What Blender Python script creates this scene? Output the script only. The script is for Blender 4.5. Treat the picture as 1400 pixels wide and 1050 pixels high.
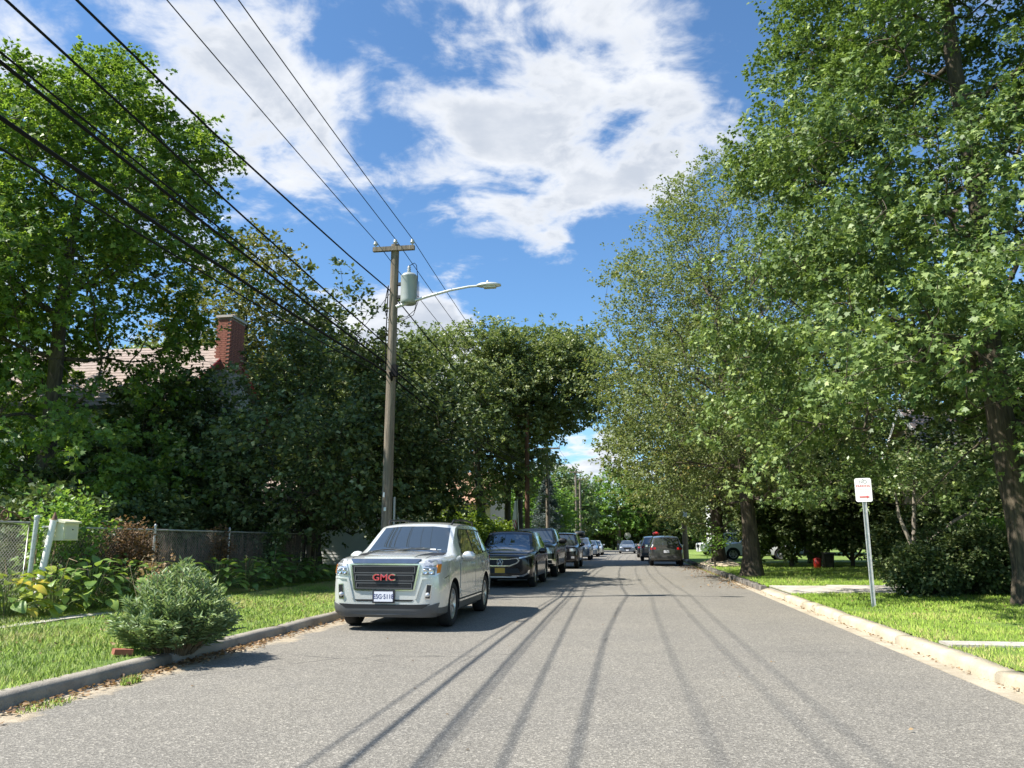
import bpy, bmesh, math, random
import numpy as np
from mathutils import Vector, Matrix
from mathutils.bvhtree import BVHTree

for o in list(bpy.data.objects): bpy.data.objects.remove(o)
SC = bpy.context.scene
COL = SC.collection
R = math.radians

# ------------------------------------------------------------------ camera
cam = bpy.data.cameras.new('camera'); cam_ob = bpy.data.objects.new('camera', cam); COL.objects.link(cam_ob)
cam.sensor_width = 36.0; cam.lens = 27.03; cam.clip_start = 0.05; cam.clip_end = 3000
cam_ob.location = (0, 0, 1.4); cam_ob.rotation_euler = (R(90 + 11.5), 0, R(8.64))
SC.camera = cam_ob

# ------------------------------------------------------------------ light
SUN_EL = R(50.8); SUN_AZ = R(22)              # travels mostly across the road, a little away from the camera
travel = Vector((math.cos(SUN_AZ) * math.cos(SUN_EL), math.sin(SUN_AZ) * math.cos(SUN_EL), -math.sin(SUN_EL)))
sun = bpy.data.lights.new('sun', 'SUN'); sun.energy = 5.0; sun.angle = R(0.53); sun.color = (1.0, 0.955, 0.88)
sun_ob = bpy.data.objects.new('sun', sun); COL.objects.link(sun_ob)
sun_ob.rotation_euler = travel.to_track_quat('-Z', 'Y').to_euler(); sun_ob.location = (-40, -20, 60)

SC.view_settings.view_transform = 'Standard'; SC.view_settings.look = 'None'
SC.view_settings.exposure = 1.0; SC.view_settings.gamma = 1.0; SC.view_settings.use_curve_mapping = False
SC.render.engine = 'CYCLES'
SC.cycles.use_denoising = True
SC.cycles.max_bounces = 8; SC.cycles.diffuse_bounces = 6; SC.cycles.glossy_bounces = 3
SC.cycles.transmission_bounces = 3; SC.cycles.transparent_max_bounces = 6
SC.cycles.caustics_reflective = False; SC.cycles.caustics_refractive = False
SC.cycles.sample_clamp_indirect = 4.0; SC.cycles.sample_clamp_direct = 12.0

# ------------------------------------------------------------------ node helper
class NT:
    def __init__(s, tree): s.t = tree; s.n = tree.nodes; s.l = tree.links
    def new(s, kind, **kw):
        nd = s.n.new(kind)
        for k, v in kw.items(): setattr(nd, k, v)
        return nd
    def put(s, sock, v):
        if hasattr(v, 'is_output') or isinstance(v, bpy.types.NodeSocket): s.l.new(v, sock)
        else: sock.default_value = v
    def math(s, op, a, b=None, c=None, clamp=False):
        nd = s.new('ShaderNodeMath', operation=op); nd.use_clamp = clamp
        for i, v in enumerate((a, b, c)):
            if v is not None: s.put(nd.inputs[i], v)
        return nd.outputs[0]
    def vmath(s, op, a, b=None):
        nd = s.new('ShaderNodeVectorMath', operation=op)
        s.put(nd.inputs[0], a)
        if b is not None: s.put(nd.inputs[1], b)
        return nd
    def sstep(s, v, lo, hi, a=0.0, b=1.0):
        nd = s.new('ShaderNodeMapRange', interpolation_type='SMOOTHSTEP')
        s.put(nd.inputs[0], v)
        for i, x in zip((1, 2, 3, 4), (lo, hi, a, b)): s.put(nd.inputs[i], x)
        return nd.outputs[0]
    def mix(s, f, a, b, blend='MIX'):
        nd = s.new('ShaderNodeMix', data_type='RGBA', blend_type=blend)
        s.put(nd.inputs[0], f); s.put(nd.inputs[6], a); s.put(nd.inputs[7], b)
        return nd.outputs[2]
    def noise(s, vec, scale, detail=4, rough=0.55, dist=0.0):
        nd = s.new('ShaderNodeTexNoise'); s.put(nd.inputs['Vector'], vec)
        nd.inputs['Scale'].default_value = scale; nd.inputs['Detail'].default_value = detail
        nd.inputs['Roughness'].default_value = rough; nd.inputs['Distortion'].default_value = dist
        return nd.outputs[0]
    def ramp(s, f, stops):
        nd = s.new('ShaderNodeValToRGB'); s.put(nd.inputs[0], f)
        e = nd.color_ramp.elements
        while len(e) > 1: e.remove(e[0])
        e[0].position = stops[0][0]; e[0].color = c4(stops[0][1])
        for p, c in stops[1:]:
            x = e.new(p); x.color = c4(c)
        return nd.outputs[0]
    def bump(s, h, strength=0.3, dist=0.02):
        nd = s.new('ShaderNodeBump'); nd.inputs['Strength'].default_value = strength
        nd.inputs['Distance'].default_value = dist; s.put(nd.inputs['Height'], h)
        return nd.outputs[0]

def c4(c): return (c[0], c[1], c[2], 1.0)

# ------------------------------------------------------------------ world: clear blue sky with broken cumulus
w = bpy.data.worlds.new('World'); SC.world = w; w.use_nodes = True
T = NT(w.node_tree); T.n.clear()
sky = T.new('ShaderNodeTexSky', sky_type='NISHITA'); sky.sun_disc = False
sky.sun_elevation = SUN_EL; sky.sun_rotation = math.atan2(-travel.x, -travel.y)
sky.altitude = 0; sky.air_density = 1.0; sky.dust_density = 0.3; sky.ozone_density = 3.5
tc = T.new('ShaderNodeTexCoord'); dirv = T.vmath('NORMALIZE', tc.outputs['Generated']).outputs[0]
sep = T.new('ShaderNodeSeparateXYZ'); T.put(sep.inputs[0], dirv)
dz = T.math('ADD', T.math('MAXIMUM', sep.outputs[2], 0.0), 0.16)
comb = T.new('ShaderNodeCombineXYZ')
T.put(comb.inputs[0], T.math('DIVIDE', sep.outputs[0], dz)); T.put(comb.inputs[1], T.math('DIVIDE', sep.outputs[1], dz))
pl = comb.outputs[0]
n1 = T.noise(pl, 3.1, 10, 0.56, 0.35)
n2 = T.noise(T.vmath('ADD', pl, (7.3, 2.1, 3.3)).outputs[0], 11.0, 8, 0.6, 0.5)
dens = T.math('ADD', T.math('ADD', T.math('MULTIPLY', T.math('SUBTRACT', n1, 0.5), 1.9), 0.47), T.math('MULTIPLY', T.math('SUBTRACT', n2, 0.5), 0.50))
CLOUDS = [  # direction, width, weight
 ((-0.50, 0.71, 0.50), .018, .15), ((-0.43, 0.77, 0.47), .010, .18), ((-0.59, 0.63, 0.51), .02, .10),
 ((-0.12, 0.81, 0.58), .010, .16), ((0.03, 0.82, 0.58), .008, .16), ((-0.21, 0.86, 0.46), .007, .20),
 ((-0.14, 0.89, 0.44), .004, .17), ((0.01, 0.88, 0.47), .008, .20), ((0.10, 0.86, 0.50), .006, .18),
 ((0.06, 0.87, 0.49), .006, .12), ((0.11, 0.88, 0.46), .0025, .22), ((-0.20, 0.88, 0.43), .0025, .20), ((-0.05, 0.915, 0.40), .0022, .26), ((-0.08, 0.93, 0.37), .0010, .22), ((-0.34, 0.84, 0.42), .003, .16), ((-0.25, 0.935, 0.25), .0030, .62),
 ((-0.205, 0.95, 0.235), .0022, .50), ((-0.29, 0.93, 0.22), .0030, .45), ((-0.04, 0.99, 0.10), .0016, .55), ((-0.05, 0.94, 0.34), .0005, .18),
 ((-0.31, 0.79, 0.53), .0032, -.16), ((-0.22, 0.79, 0.58), .0012, -.12), ((0.0, 0.85, 0.52), .0018, -.20),
 ((0.17, 0.82, 0.55), .006, -.26), ((-0.20, 0.92, 0.34), .008, -.34), ((-0.38, 0.84, 0.39), .003, -.16),
 ((0.04, 0.94, 0.34), .007, -.22), ((-0.10, 0.97, 0.22), .006, -.24), ((0.14, 0.90, 0.42), .004, -.2)]
for d, s, wt in CLOUDS:
    d = Vector(d).normalized()
    dot = T.vmath('DOT_PRODUCT', dirv, tuple(d)).outputs['Value']
    g = T.math('POWER', 2.71828, T.math('DIVIDE', T.math('SUBTRACT', dot, 1.0), s))
    dens = T.math('ADD', dens, T.math('MULTIPLY', g, wt))
alpha = T.sstep(dens, 0.53, 0.86)
alpha = T.math('MULTIPLY', alpha, T.sstep(sep.outputs[2], 0.0, 0.10))
thick = T.sstep(dens, 0.68, 0.98)
n3 = T.noise(T.vmath('ADD', pl, (1.1, 4.7, 0.3)).outputs[0], 3.2, 6, 0.55)
shade = T.math('MULTIPLY', thick, T.sstep(n3, 0.30, 0.58))
ccol = T.mix(shade, (5.7, 5.8, 5.95, 1), (3.5, 3.8, 4.3, 1))
skyc = T.mix(1.0, sky.outputs[0], (0.76, 0.98, 1.10, 1), 'MULTIPLY')
full = T.mix(T.math('MULTIPLY', alpha, 0.96), skyc, ccol)
bg = T.new('ShaderNodeBackground'); T.put(bg.inputs[0], full); bg.inputs[1].default_value = 0.092
ow = T.new('ShaderNodeOutputWorld'); T.l.new(bg.outputs[0], ow.inputs[0])

# ------------------------------------------------------------------ object helpers
def tag(o, label=None, cat=None, group=None, kind=None):
    if label: o['label'] = label
    if cat: o['category'] = cat
    if group: o['group'] = group
    if kind: o['kind'] = kind
    return o
def empty(name, loc=(0, 0, 0), rz=0.0):
    o = bpy.data.objects.new(name, None); COL.objects.link(o)
    o.location = loc; o.rotation_euler = (0, 0, rz); o.empty_display_size = 0.2
    return o
def link(name, me, parent=None, loc=None, rot=None):
    o = bpy.data.objects.new(name, me); COL.objects.link(o)
    if parent is not None: o.parent = parent
    if loc is not None: o.location = loc
    if rot is not None: o.rotation_euler = rot
    return o
def copy_tree(o, parent=None):
    c = o.copy(); COL.objects.link(c); c.parent = parent
    for ch in o.children: copy_tree(ch, c)
    return c

class MB:
    """collects simple shapes into one mesh"""
    def __init__(s): s.v = []; s.f = []; s.sm = []
    def add(s, vs, fs, smooth=False):
        o = len(s.v); s.v += [tuple(v) for v in vs]
        for f in fs: s.f.append([i + o for i in f]); s.sm.append(smooth)
        return s
    def box(s, c, d, rot=None, top=1.0, topy=None):
        x, y, z = d[0] / 2, d[1] / 2, d[2] / 2
        ty = top if topy is None else topy
        vs = [(-x, -y, -z), (x, -y, -z), (x, y, -z), (-x, y, -z), (-x * top, -y * ty, z), (x * top, -y * ty, z), (x * top, y * ty, z), (-x * top, y * ty, z)]
        if rot is not None: vs = [rot @ Vector(v) for v in vs]
        vs = [(v[0] + c[0], v[1] + c[1], v[2] + c[2]) for v in vs]
        return s.add(vs, [(0, 3, 2, 1), (4, 5, 6, 7), (0, 1, 5, 4), (1, 2, 6, 5), (2, 3, 7, 6), (3, 0, 4, 7)])
    def tube(s, pts, r, n=8, cap=True, smooth=True):
        pts = [Vector(p) for p in pts]; k = len(pts)
        rs = r if isinstance(r, (list, tuple)) else [r] * k
        rings = []
        up = Vector((0, 0, 1))
        d0 = (pts[1] - pts[0]).normalized()
        a = d0.cross(up) if abs(d0.z) < 0.95 else d0.cross(Vector((1, 0, 0)))
        a.normalize()
        for i, p in enumerate(pts):
            d = (pts[min(i + 1, k - 1)] - pts[max(i - 1, 0)]).normalized()
            a = (a - d * a.dot(d)).normalized(); b = d.cross(a)
            rings.append([p + (a * math.cos(2 * math.pi * j / n) + b * math.sin(2 * math.pi * j / n)) * rs[i] for j in range(n)])
        vs = [v for rg in rings for v in rg]; fs = []
        for i in range(k - 1):
            for j in range(n):
                fs.append((i * n + j, i * n + (j + 1) % n, (i + 1) * n + (j + 1) % n, (i + 1) * n + j))
        s.add(vs, fs, smooth)
        if cap:
            s.add(rings[0], [tuple(range(n))[::-1]]); s.add(rings[-1], [tuple(range(n))])
        return s
    def lathe(s, prof, n=24, axis='z', c=(0, 0, 0), smooth=True):
        """prof: list of (r, h)"""
        vs = []; k = len(prof)
        for r, h in prof:
            for j in range(n):
                a = 2 * math.pi * j / n
                p = (r * math.cos(a), r * math.sin(a), h)
                if axis == 'x': p = (p[2], p[0], p[1])
                if axis == 'y': p = (p[0], p[2], p[1])
                vs.append((p[0] + c[0], p[1] + c[1], p[2] + c[2]))
        fs = [(i * n + j, i * n + (j + 1) % n, (i + 1) * n + (j + 1) % n, (i + 1) * n + j) for i in range(k - 1) for j in range(n)]
        return s.add(vs, fs, smooth)
    def prism(s, poly, lo, hi, axis='y'):
        """poly in the plane across axis"""
        n = len(poly)
        def P(p, h): return {'y': (p[0], h, p[1]), 'x': (h, p[0], p[1]), 'z': (p[0], p[1], h)}[axis]
        vs = [P(p, lo) for p in poly] + [P(p, hi) for p in poly]
        return s.add(vs, [tuple(range(n))[::-1], tuple(range(n, 2 * n))] + [(i, (i + 1) % n, (i + 1) % n + n, i + n) for i in range(n)])
    def mesh(s, name, mat):
        me = bpy.data.meshes.new(name); me.from_pydata(s.v, [], s.f)
        bm = bmesh.new(); bm.from_mesh(me); bmesh.ops.recalc_face_normals(bm, faces=bm.faces); bm.to_mesh(me); bm.free()
        me.polygons.foreach_set('use_smooth', s.sm)
        if mat: me.materials.append(mat)
        return me
    def build(s, name, mat, parent=None, loc=None, rot=None): return link(name, s.mesh(name, mat), parent, loc, rot)

def mesh_np(name, V, F, mat, tint=None, smooth=False):
    me = bpy.data.meshes.new(name)
    V = np.asarray(V, np.float32); F = np.asarray(F, np.int32)
    nf, k = F.shape
    me.vertices.add(len(V)); me.vertices.foreach_set('co', V.ravel())
    me.loops.add(nf * k); me.loops.foreach_set('vertex_index', F.ravel())
    me.polygons.add(nf); me.polygons.foreach_set('loop_start', np.arange(0, nf * k, k, dtype=np.int32))
    if smooth: me.polygons.foreach_set('use_smooth', np.ones(nf, bool))
    me.update(calc_edges=True)
    if tint is not None:
        at = me.attributes.new('tint', 'FLOAT', 'POINT'); at.data.foreach_set('value', np.asarray(tint, np.float32))
    if mat: me.materials.append(mat)
    return me

# ------------------------------------------------------------------ materials
MATS = {}
def principled(name):
    m = bpy.data.materials.new(name); m.use_nodes = True
    t = NT(m.node_tree); b = t.n['Principled BSDF']
    return m, t, b
def pm(name, col, rough=0.6, metal=0.0, var=0.12, scale=4.0, bump=0.0, bscale=40.0, coat=0.0, spec=0.5):
    if name in MATS: return MATS[name]
    m, t, b = principled(name)
    tcn = t.new('ShaderNodeTexCoord').outputs['Object']
    n = t.noise(tcn, scale, 5, 0.6)
    lo = tuple(max(0, x * (1 - var)) for x in col); hi = tuple(min(1, x * (1 + var)) for x in col)
    t.put(b.inputs['Base Color'], t.ramp(n, [(0.3, lo), (0.7, hi)]))
    b.inputs['Roughness'].default_value = rough; b.inputs['Metallic'].default_value = metal
    b.inputs['Coat Weight'].default_value = coat; b.inputs['Coat Roughness'].default_value = 0.04
    b.inputs['Specular IOR Level'].default_value = spec
    if bump > 0:
        t.put(b.inputs['Normal'], t.bump(t.noise(tcn, bscale, 6, 0.65), bump, 0.01))
    MATS[name] = m
    return m
def leafmat(name, stops, trans=0.3, tcol=(0.25, 0.35, 0.04), rough=0.42, spec=0.45, up=0.0):
    m, t, b = principled(name)
    at = t.new('ShaderNodeAttribute', attribute_name='tint')
    c = t.ramp(at.outputs['Fac'], stops)
    t.put(b.inputs['Base Color'], c); b.inputs['Roughness'].default_value = rough
    b.inputs['Specular IOR Level'].default_value = spec
    tr = t.new('ShaderNodeBsdfTranslucent')
    t.put(tr.inputs[0], t.mix(0.5, t.mix(1.0, c, (2.6, 2.6, 1.6, 1), 'MULTIPLY'), c4(tcol)))
    if up > 0:
        nn = t.vmath('NORMALIZE', t.vmath('ADD', t.vmath('MULTIPLY', t.new('ShaderNodeNewGeometry').outputs['Normal'], (1 - up,) * 3).outputs[0], (0, 0, up)).outputs[0]).outputs[0]
        t.put(b.inputs['Normal'], nn); t.put(tr.inputs['Normal'], nn)
    mx = t.new('ShaderNodeMixShader'); mx.inputs[0].default_value = trans
    t.l.new(b.outputs[0], mx.inputs[1]); t.l.new(tr.outputs[0], mx.inputs[2])
    t.l.new(mx.outputs[0], t.n['Material Output'].inputs[0])
    return m
def barkmat(name, a, b_, zs=0.18, scale=9):
    m, t, b = principled(name)
    co = t.new('ShaderNodeTexCoord').outputs['Object']
    mp = t.new('ShaderNodeMapping'); t.put(mp.inputs[0], co); mp.inputs[3].default_value = (1, 1, zs)
    n = t.noise(mp.outputs[0], scale, 8, 0.7, 0.4); n2_ = t.noise(co, 1.3, 4)
    c = t.mix(n2_, t.ramp(n, [(0.35, a), (0.65, b_)]), t.ramp(n, [(0.35, tuple(x * .8 for x in a)), (0.65, tuple(x * .85 for x in b_))]))
    t.put(b.inputs['Base Color'], c); b.inputs['Roughness'].default_value = 0.9
    t.put(b.inputs['Normal'], t.bump(n, 0.9, 0.05))
    return m

M_bark = barkmat('bark_grey', (0.035, 0.027, 0.02), (0.14, 0.115, 0.085))
M_bark_oak = barkmat('bark_oak', (0.03, 0.023, 0.016), (0.145, 0.115, 0.075), 0.12, 14)
M_bark_pale = barkmat('bark_pale', (0.12, 0.10, 0.08), (0.33, 0.29, 0.23))
L_maple = leafmat('leaf_maple', [(0, (0.055, 0.110, 0.024)), (0.5, (0.130, 0.215, 0.042)), (0.8, (0.23, 0.32, 0.058)), (1, (0.33, 0.40, 0.09))], 0.34, (0.28, 0.40, 0.03), 0.48, 0.35)
L_oak = leafmat('leaf_pin_oak', [(0, (0.052, 0.092, 0.028)), (0.45, (0.128, 0.192, 0.055)), (0.8, (0.23, 0.30, 0.085)), (1, (0.34, 0.40, 0.13))], 0.24, (0.26, 0.38, 0.05), 0.5, 0.35)
L_elm = leafmat('leaf_elm', [(0, (0.070, 0.102, 0.030)), (0.5, (0.145, 0.182, 0.060)), (0.88, (0.25, 0.27, 0.10)), (1, (0.36, 0.27, 0.08))], 0.28, (0.26, 0.33, 0.07), 0.5, 0.35)
L_dark = leafmat('leaf_dark_glossy', [(0, (0.040, 0.064, 0.020)), (0.5, (0.088, 0.126, 0.042)), (0.8, (0.19, 0.225, 0.09)), (1, (0.38, 0.40, 0.21))], 0.16, (0.12, 0.17, 0.03), 0.5, 0.28)
L_olive = leafmat('leaf_olive', [(0, (0.060, 0.078, 0.020)), (0.6, (0.125, 0.140, 0.034)), (1, (0.24, 0.19, 0.045))], 0.26, (0.24, 0.25, 0.04))
L_mid = leafmat('leaf_mid', [(0, (0.062, 0.112, 0.033)), (0.5, (0.131, 0.194, 0.062)), (0.8, (0.250, 0.288, 0.125)), (1, (0.425, 0.438, 0.237))], 0.2, (0.18, 0.26, 0.05), 0.42, 0.5)
L_light = leafmat('leaf_light', [(0, (0.057, 0.127, 0.023)), (0.6, (0.115, 0.218, 0.040)), (1, (0.207, 0.310, 0.057))], 0.34, (0.28, 0.38, 0.05))
L_hedge = leafmat('leaf_hedge', [(0, (0.05, 0.10, 0.012)), (0.6, (0.12, 0.19, 0.02)), (1, (0.24, 0.30, 0.03))], 0.34, (0.35, 0.42, 0.04))
L_street = leafmat('leaf_street_tree', [(0, (0.075, 0.115, 0.036)), (0.45, (0.16, 0.205, 0.070)), (0.8, (0.27, 0.30, 0.13)), (1, (0.42, 0.42, 0.24))], 0.24, (0.22, 0.30, 0.06), 0.42, 0.5)
L_spruce = leafmat('needle_blue_green', [(0, (0.03, 0.048, 0.042)), (0.6, (0.075, 0.105, 0.10)), (1, (0.16, 0.20, 0.19))], 0.08, (0.1, 0.14, 0.1), 0.6)
L_lav = leafmat('leaf_grey_green', [(0, (0.075, 0.120, 0.040)), (0.5, (0.19, 0.27, 0.11)), (1, (0.38, 0.46, 0.25))], 0.22, (0.2, 0.28, 0.1), 0.5)
L_hosta = leafmat('leaf_hosta', [(0, (0.074, 0.147, 0.032)), (0.5, (0.179, 0.284, 0.063)), (0.8, (0.399, 0.441, 0.053)), (1, (0.588, 0.420, 0.053))], 0.28, (0.3, 0.36, 0.05), 0.4)
L_dry = leafmat('leaf_dry', [(0, (0.10, 0.055, 0.025)), (0.6, (0.24, 0.14, 0.065)), (1, (0.36, 0.25, 0.13))], 0.2, (0.3, 0.2, 0.1), 0.7)
L_grass = leafmat('grass_blade', [(0, (0.14, 0.24, 0.025)), (0.6, (0.27, 0.42, 0.05)), (0.88, (0.42, 0.54, 0.10)), (1, (0.56, 0.50, 0.20))], 0.22, (0.42, 0.55, 0.08), 0.55, 0.3, up=0.7)

# ================================================================== the setting
def zlawn_l(x): return 0.135 + 0.17 * np.clip((-5.40 - x) / 4.2, 0, 1)
def zlawn_r(x): return 0.135 + 0.10 * np.clip((x - 3.78) / 6.0, 0, 1)

def soilmat():
    m, t, b = principled('lawn_soil')
    p = t.new('ShaderNodeNewGeometry').outputs['Position']
    a = t.noise(p, 1.1, 6, 0.6); f = t.noise(p, 38, 5, 0.7)
    c = t.mix(t.sstep(a, 0.38, 0.66), (0.12, 0.20, 0.03, 1), (0.20, 0.27, 0.05, 1))
    c = t.mix(t.sstep(f, 0.5, 0.75), c, (0.10, 0.14, 0.03, 1))
    c = t.mix(t.math('MULTIPLY', t.sstep(t.noise(p, 0.7, 3), 0.58, 0.70), 0.6), c, (0.14, 0.11, 0.06, 1))
    t.put(b.inputs['Base Color'], c); b.inputs['Roughness'].default_value = 0.95
    t.put(b.inputs['Normal'], t.bump(f, 0.8, 0.04))
    return m
M_soil = soilmat()
def grid_sheet(name, xs, ys, zf, mat):
    V = np.array([(x, y, zf(x)) for y in ys for x in xs]); nx = len(xs)
    F = [(j * nx + i, j * nx + i + 1, (j + 1) * nx + i + 1, (j + 1) * nx + i) for j in range(len(ys) - 1) for i in range(nx - 1)]
    o = link(name, mesh_np(name, V, F, mat, smooth=True)); o['kind'] = 'structure'
    return o
grid_sheet('ground', [-900, 900], [-500, 1500], lambda x: -0.03, M_soil)
YL = list(np.linspace(-30, 106, 60))
grid_sheet('lawn_left', list(np.linspace(-5.40, -10, 14)) + [-14, -40, -150], YL, zlawn_l, M_soil)
grid_sheet('lawn_right', list(np.linspace(3.78, 10, 14)) + [14, 40, 150], YL, zlawn_r, M_soil)

def asphalt():
    m, t, b = principled('asphalt_worn')
    p = t.new('ShaderNodeNewGeometry').outputs['Position']
    s = t.new('ShaderNodeSeparateXYZ'); t.put(s.inputs[0], p); X, Y = s.outputs[0], s.outputs[1]
    v = t.new('ShaderNodeTexVoronoi', feature='F1'); t.put(v.inputs['Vector'], p); v.inputs['Scale'].default_value = 78
    vs = t.new('ShaderNodeSeparateColor'); t.put(vs.inputs[0], v.outputs['Color'])
    v2 = t.new('ShaderNodeTexVoronoi', feature='F1'); t.put(v2.inputs['Vector'], p); v2.inputs['Scale'].default_value = 170
    vs2 = t.new('ShaderNodeSeparateColor'); t.put(vs2.inputs[0], v2.outputs['Color'])
    stones = t.ramp(vs.outputs[0], [(0, (0.095, 0.090, 0.080)), (0.35, (0.155, 0.147, 0.131)), (0.72, (0.225, 0.213, 0.190)), (0.93, (0.34, 0.322, 0.285)), (1, (0.50, 0.47, 0.415))])
    fine = t.ramp(vs2.outputs[1], [(0, (0.10, 0.095, 0.085)), (0.7, (0.20, 0.19, 0.17)), (1, (0.40, 0.38, 0.335))])
    c = t.mix(0.35, stones, fine)
    big = t.noise(p, 0.35, 5, 0.6); mid = t.noise(p, 2.3, 4, 0.6)
    c = t.mix(1.0, c, t.ramp(big, [(0.3, (0.94, 0.925, 0.90)), (0.7, (1.10, 1.07, 1.01))]), 'MULTIPLY')
    c = t.mix(1.0, c, t.ramp(mid, [(0.25, (0.93, 0.93, 0.93)), (0.75, (1.05, 1.05, 1.04))]), 'MULTIPLY')
    # two worn wheel paths in each direction, slightly polished
    wp = None
    for xc in (-2.9, -1.3, 0.7, 2.2):
        d = t.math('ABSOLUTE', t.math('SUBTRACT', t.math('ADD', X, t.math('MULTIPLY', t.math('SUBTRACT', t.noise(p, 0.25, 3), 0.5), 0.8)), xc))
        k = t.sstep(d, 0.1, 0.5, 1.0, 0.0); wp = k if wp is None else t.math('MAXIMUM', wp, k)
    c = t.mix(t.math('MULTIPLY', wp, 0.10), c, t.mix(1.0, c, (0.72, 0.72, 0.72, 1), 'MULTIPLY'))
    ck = t.new('ShaderNodeTexVoronoi', feature='DISTANCE_TO_EDGE'); t.put(ck.inputs['Vector'], t.vmath('ADD', p, t.vmath('MULTIPLY', t.new('ShaderNodeTexNoise').outputs['Color'], (0.0, 0.0, 0.0)).outputs[0]).outputs[0]); ck.inputs['Scale'].default_value = 0.16
    crack = t.math('MULTIPLY', t.sstep(t.math('ADD', ck.outputs['Distance'], t.math('MULTIPLY', t.math('SUBTRACT', t.noise(p, 3, 6, 0.7), 0.5), 0.02)), 0.0, 0.0035, 1.0, 0.0), t.sstep(t.noise(p, 0.4, 3), 0.45, 0.6))
    c = t.mix(t.math('MULTIPLY', crack, 0.55), c, (0.05, 0.048, 0.045, 1))
    oil = t.math('MULTIPLY', t.sstep(t.noise(p, 1.7, 3, 0.5), 0.66, 0.74), t.sstep(t.noise(p, 12, 4, 0.6), 0.35, 0.65))
    c = t.mix(t.math('MULTIPLY', oil, 0.35), c, t.mix(1.0, c, (0.45, 0.45, 0.46, 1), 'MULTIPLY'))
    # sand and grit along both edges
    e = t.math('ADD', t.math('MULTIPLY', t.math('SUBTRACT', t.noise(p, 1.6, 5, 0.65), 0.5), 0.9), t.math('MULTIPLY', t.math('SUBTRACT', t.noise(p, 14, 4, 0.7), 0.5), 0.25))
    left = t.sstep(t.math('ADD', X, e), -5.02, -4.80, 1.0, 0.0)
    right = t.math('MULTIPLY', t.sstep(t.math('ADD', X, e), 3.2, 3.6), t.sstep(Y, 20.0, 27.0))
    sand = t.math('MULTIPLY', t.math('MAXIMUM', left, right), t.sstep(vs2.outputs[2], 0.0, 0.35, 0.55, 1.0))
    c = t.mix(sand, c, t.ramp(t.noise(p, 9, 5), [(0.3, (0.30, 0.24, 0.16)), (0.7, (0.47, 0.40, 0.29))]))
    t.put(b.inputs['Base Color'], c); b.inputs['Roughness'].default_value = 0.82; b.inputs['Specular IOR Level'].default_value = 0.35
    h = t.math('ADD', v.outputs['Distance'], t.math('MULTIPLY', v2.outputs['Distance'], 0.5))
    t.put(b.inputs['Normal'], t.bump(h, 0.45, 0.010))
    return m
M_asphalt = asphalt()
V = [(-5.25, -40, 0), (3.34, -40, 0), (3.34, 112, 0), (-5.25, 112, 0)]
link('road', mesh_np('road', V, [(0, 1, 2, 3)], M_asphalt))['kind'] = 'structure'
V = [(-120, 106.5, -0.006), (120, 106.5, -0.006), (120, 116, -0.006), (-120, 116, -0.006)]
link('cross_street', mesh_np('cross_street', V, [(0, 1, 2, 3)], M_asphalt))['kind'] = 'structure'

def concrete(name, col, dark):
    m, t, b = principled(name)
    p = t.new('ShaderNodeNewGeometry').outputs['Position']
    n = t.noise(p, 2.2, 6, 0.62); f = t.noise(p, 55, 5, 0.7)
    c = t.mix(t.sstep(n, 0.36, 0.68), c4(col), c4(dark))
    c = t.mix(t.math('MULTIPLY', t.sstep(f, 0.52, 0.72), 0.45), c, c4(tuple(x * 0.55 for x in dark)))
    c = t.mix(t.math('MULTIPLY', t.sstep(t.noise(p, 7, 5, 0.7), 0.6, 0.72), 0.5), c, (0.13, 0.10, 0.06, 1))
    t.put(b.inputs['Base Color'], c); b.inputs['Roughness'].default_value = 0.9
    t.put(b.inputs['Normal'], t.bump(t.math('ADD', f, n), 0.5, 0.02))
    return m
M_kerb_l = concrete('kerb_weathered', (0.30, 0.27, 0.22), (0.19, 0.17, 0.14))
M_kerb_r = concrete('kerb_pale', (0.52, 0.45, 0.33), (0.40, 0.34, 0.24))
M_walk = concrete('walk_concrete', (0.50, 0.46, 0.40), (0.36, 0.33, 0.28))
M_pan = concrete('gutter_concrete', (0.46, 0.40, 0.30), (0.33, 0.28, 0.20))
M_stone = concrete('kerb_block_stone', (0.24, 0.22, 0.19), (0.13, 0.115, 0.10))

def kerb_mesh(name, length, prof, mat):
    mb = MB(); n = len(prof); ys = np.linspace(0, length, 7)
    rng = random.Random(len(name) + int(length * 10))
    vs = []
    for k, y in enumerate(ys):
        for (x, z) in prof:
            j = 0.006 if z > 0.02 else 0.0
            vs.append((x + rng.uniform(-j, j), y, z + rng.uniform(-j, j) * 0.8 - (0.012 if (k in (0, 6) and z > 0.1) else 0)))
    fs = [(i * n + j, i * n + j + 1, (i + 1) * n + j + 1, (i + 1) * n + j) for i in range(6) for j in range(n - 1)]
    fs += [tuple(range(n)), tuple(range(6 * n, 7 * n))[::-1]]
    mb.add(vs, fs, True)
    me = mb.mesh(name, mat); me.shade_smooth() if False else None
    return me
kl = empty('kerb_left'); kl['kind'] = 'structure'
prof_l = [(-5.235, -0.02), (-5.242, 0.085), (-5.255, 0.118), (-5.285, 0.134), (-5.40, 0.138), (-5.415, 0.05)]
me_kl = kerb_mesh('kerb_segment', 2.972, prof_l, M_kerb_l)
y = -6.4
while y < 104:
    link('kerb_segment', me_kl, kl, (0, y, 0)); y += 3.0
kr = empty('kerb_right'); kr['kind'] = 'structure'
prof_r = [(3.555, -0.02), (3.562, 0.08), (3.575, 0.112), (3.605, 0.130), (3.765, 0.137), (3.785, 0.05)]
me_kr = kerb_mesh('kerb_segment', 2.972, prof_r, M_kerb_r)
prof_low = [(3.555, -0.02), (3.562, 0.02), (3.58, 0.035), (3.62, 0.05), (3.765, 0.10), (3.785, 0.05)]
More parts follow.
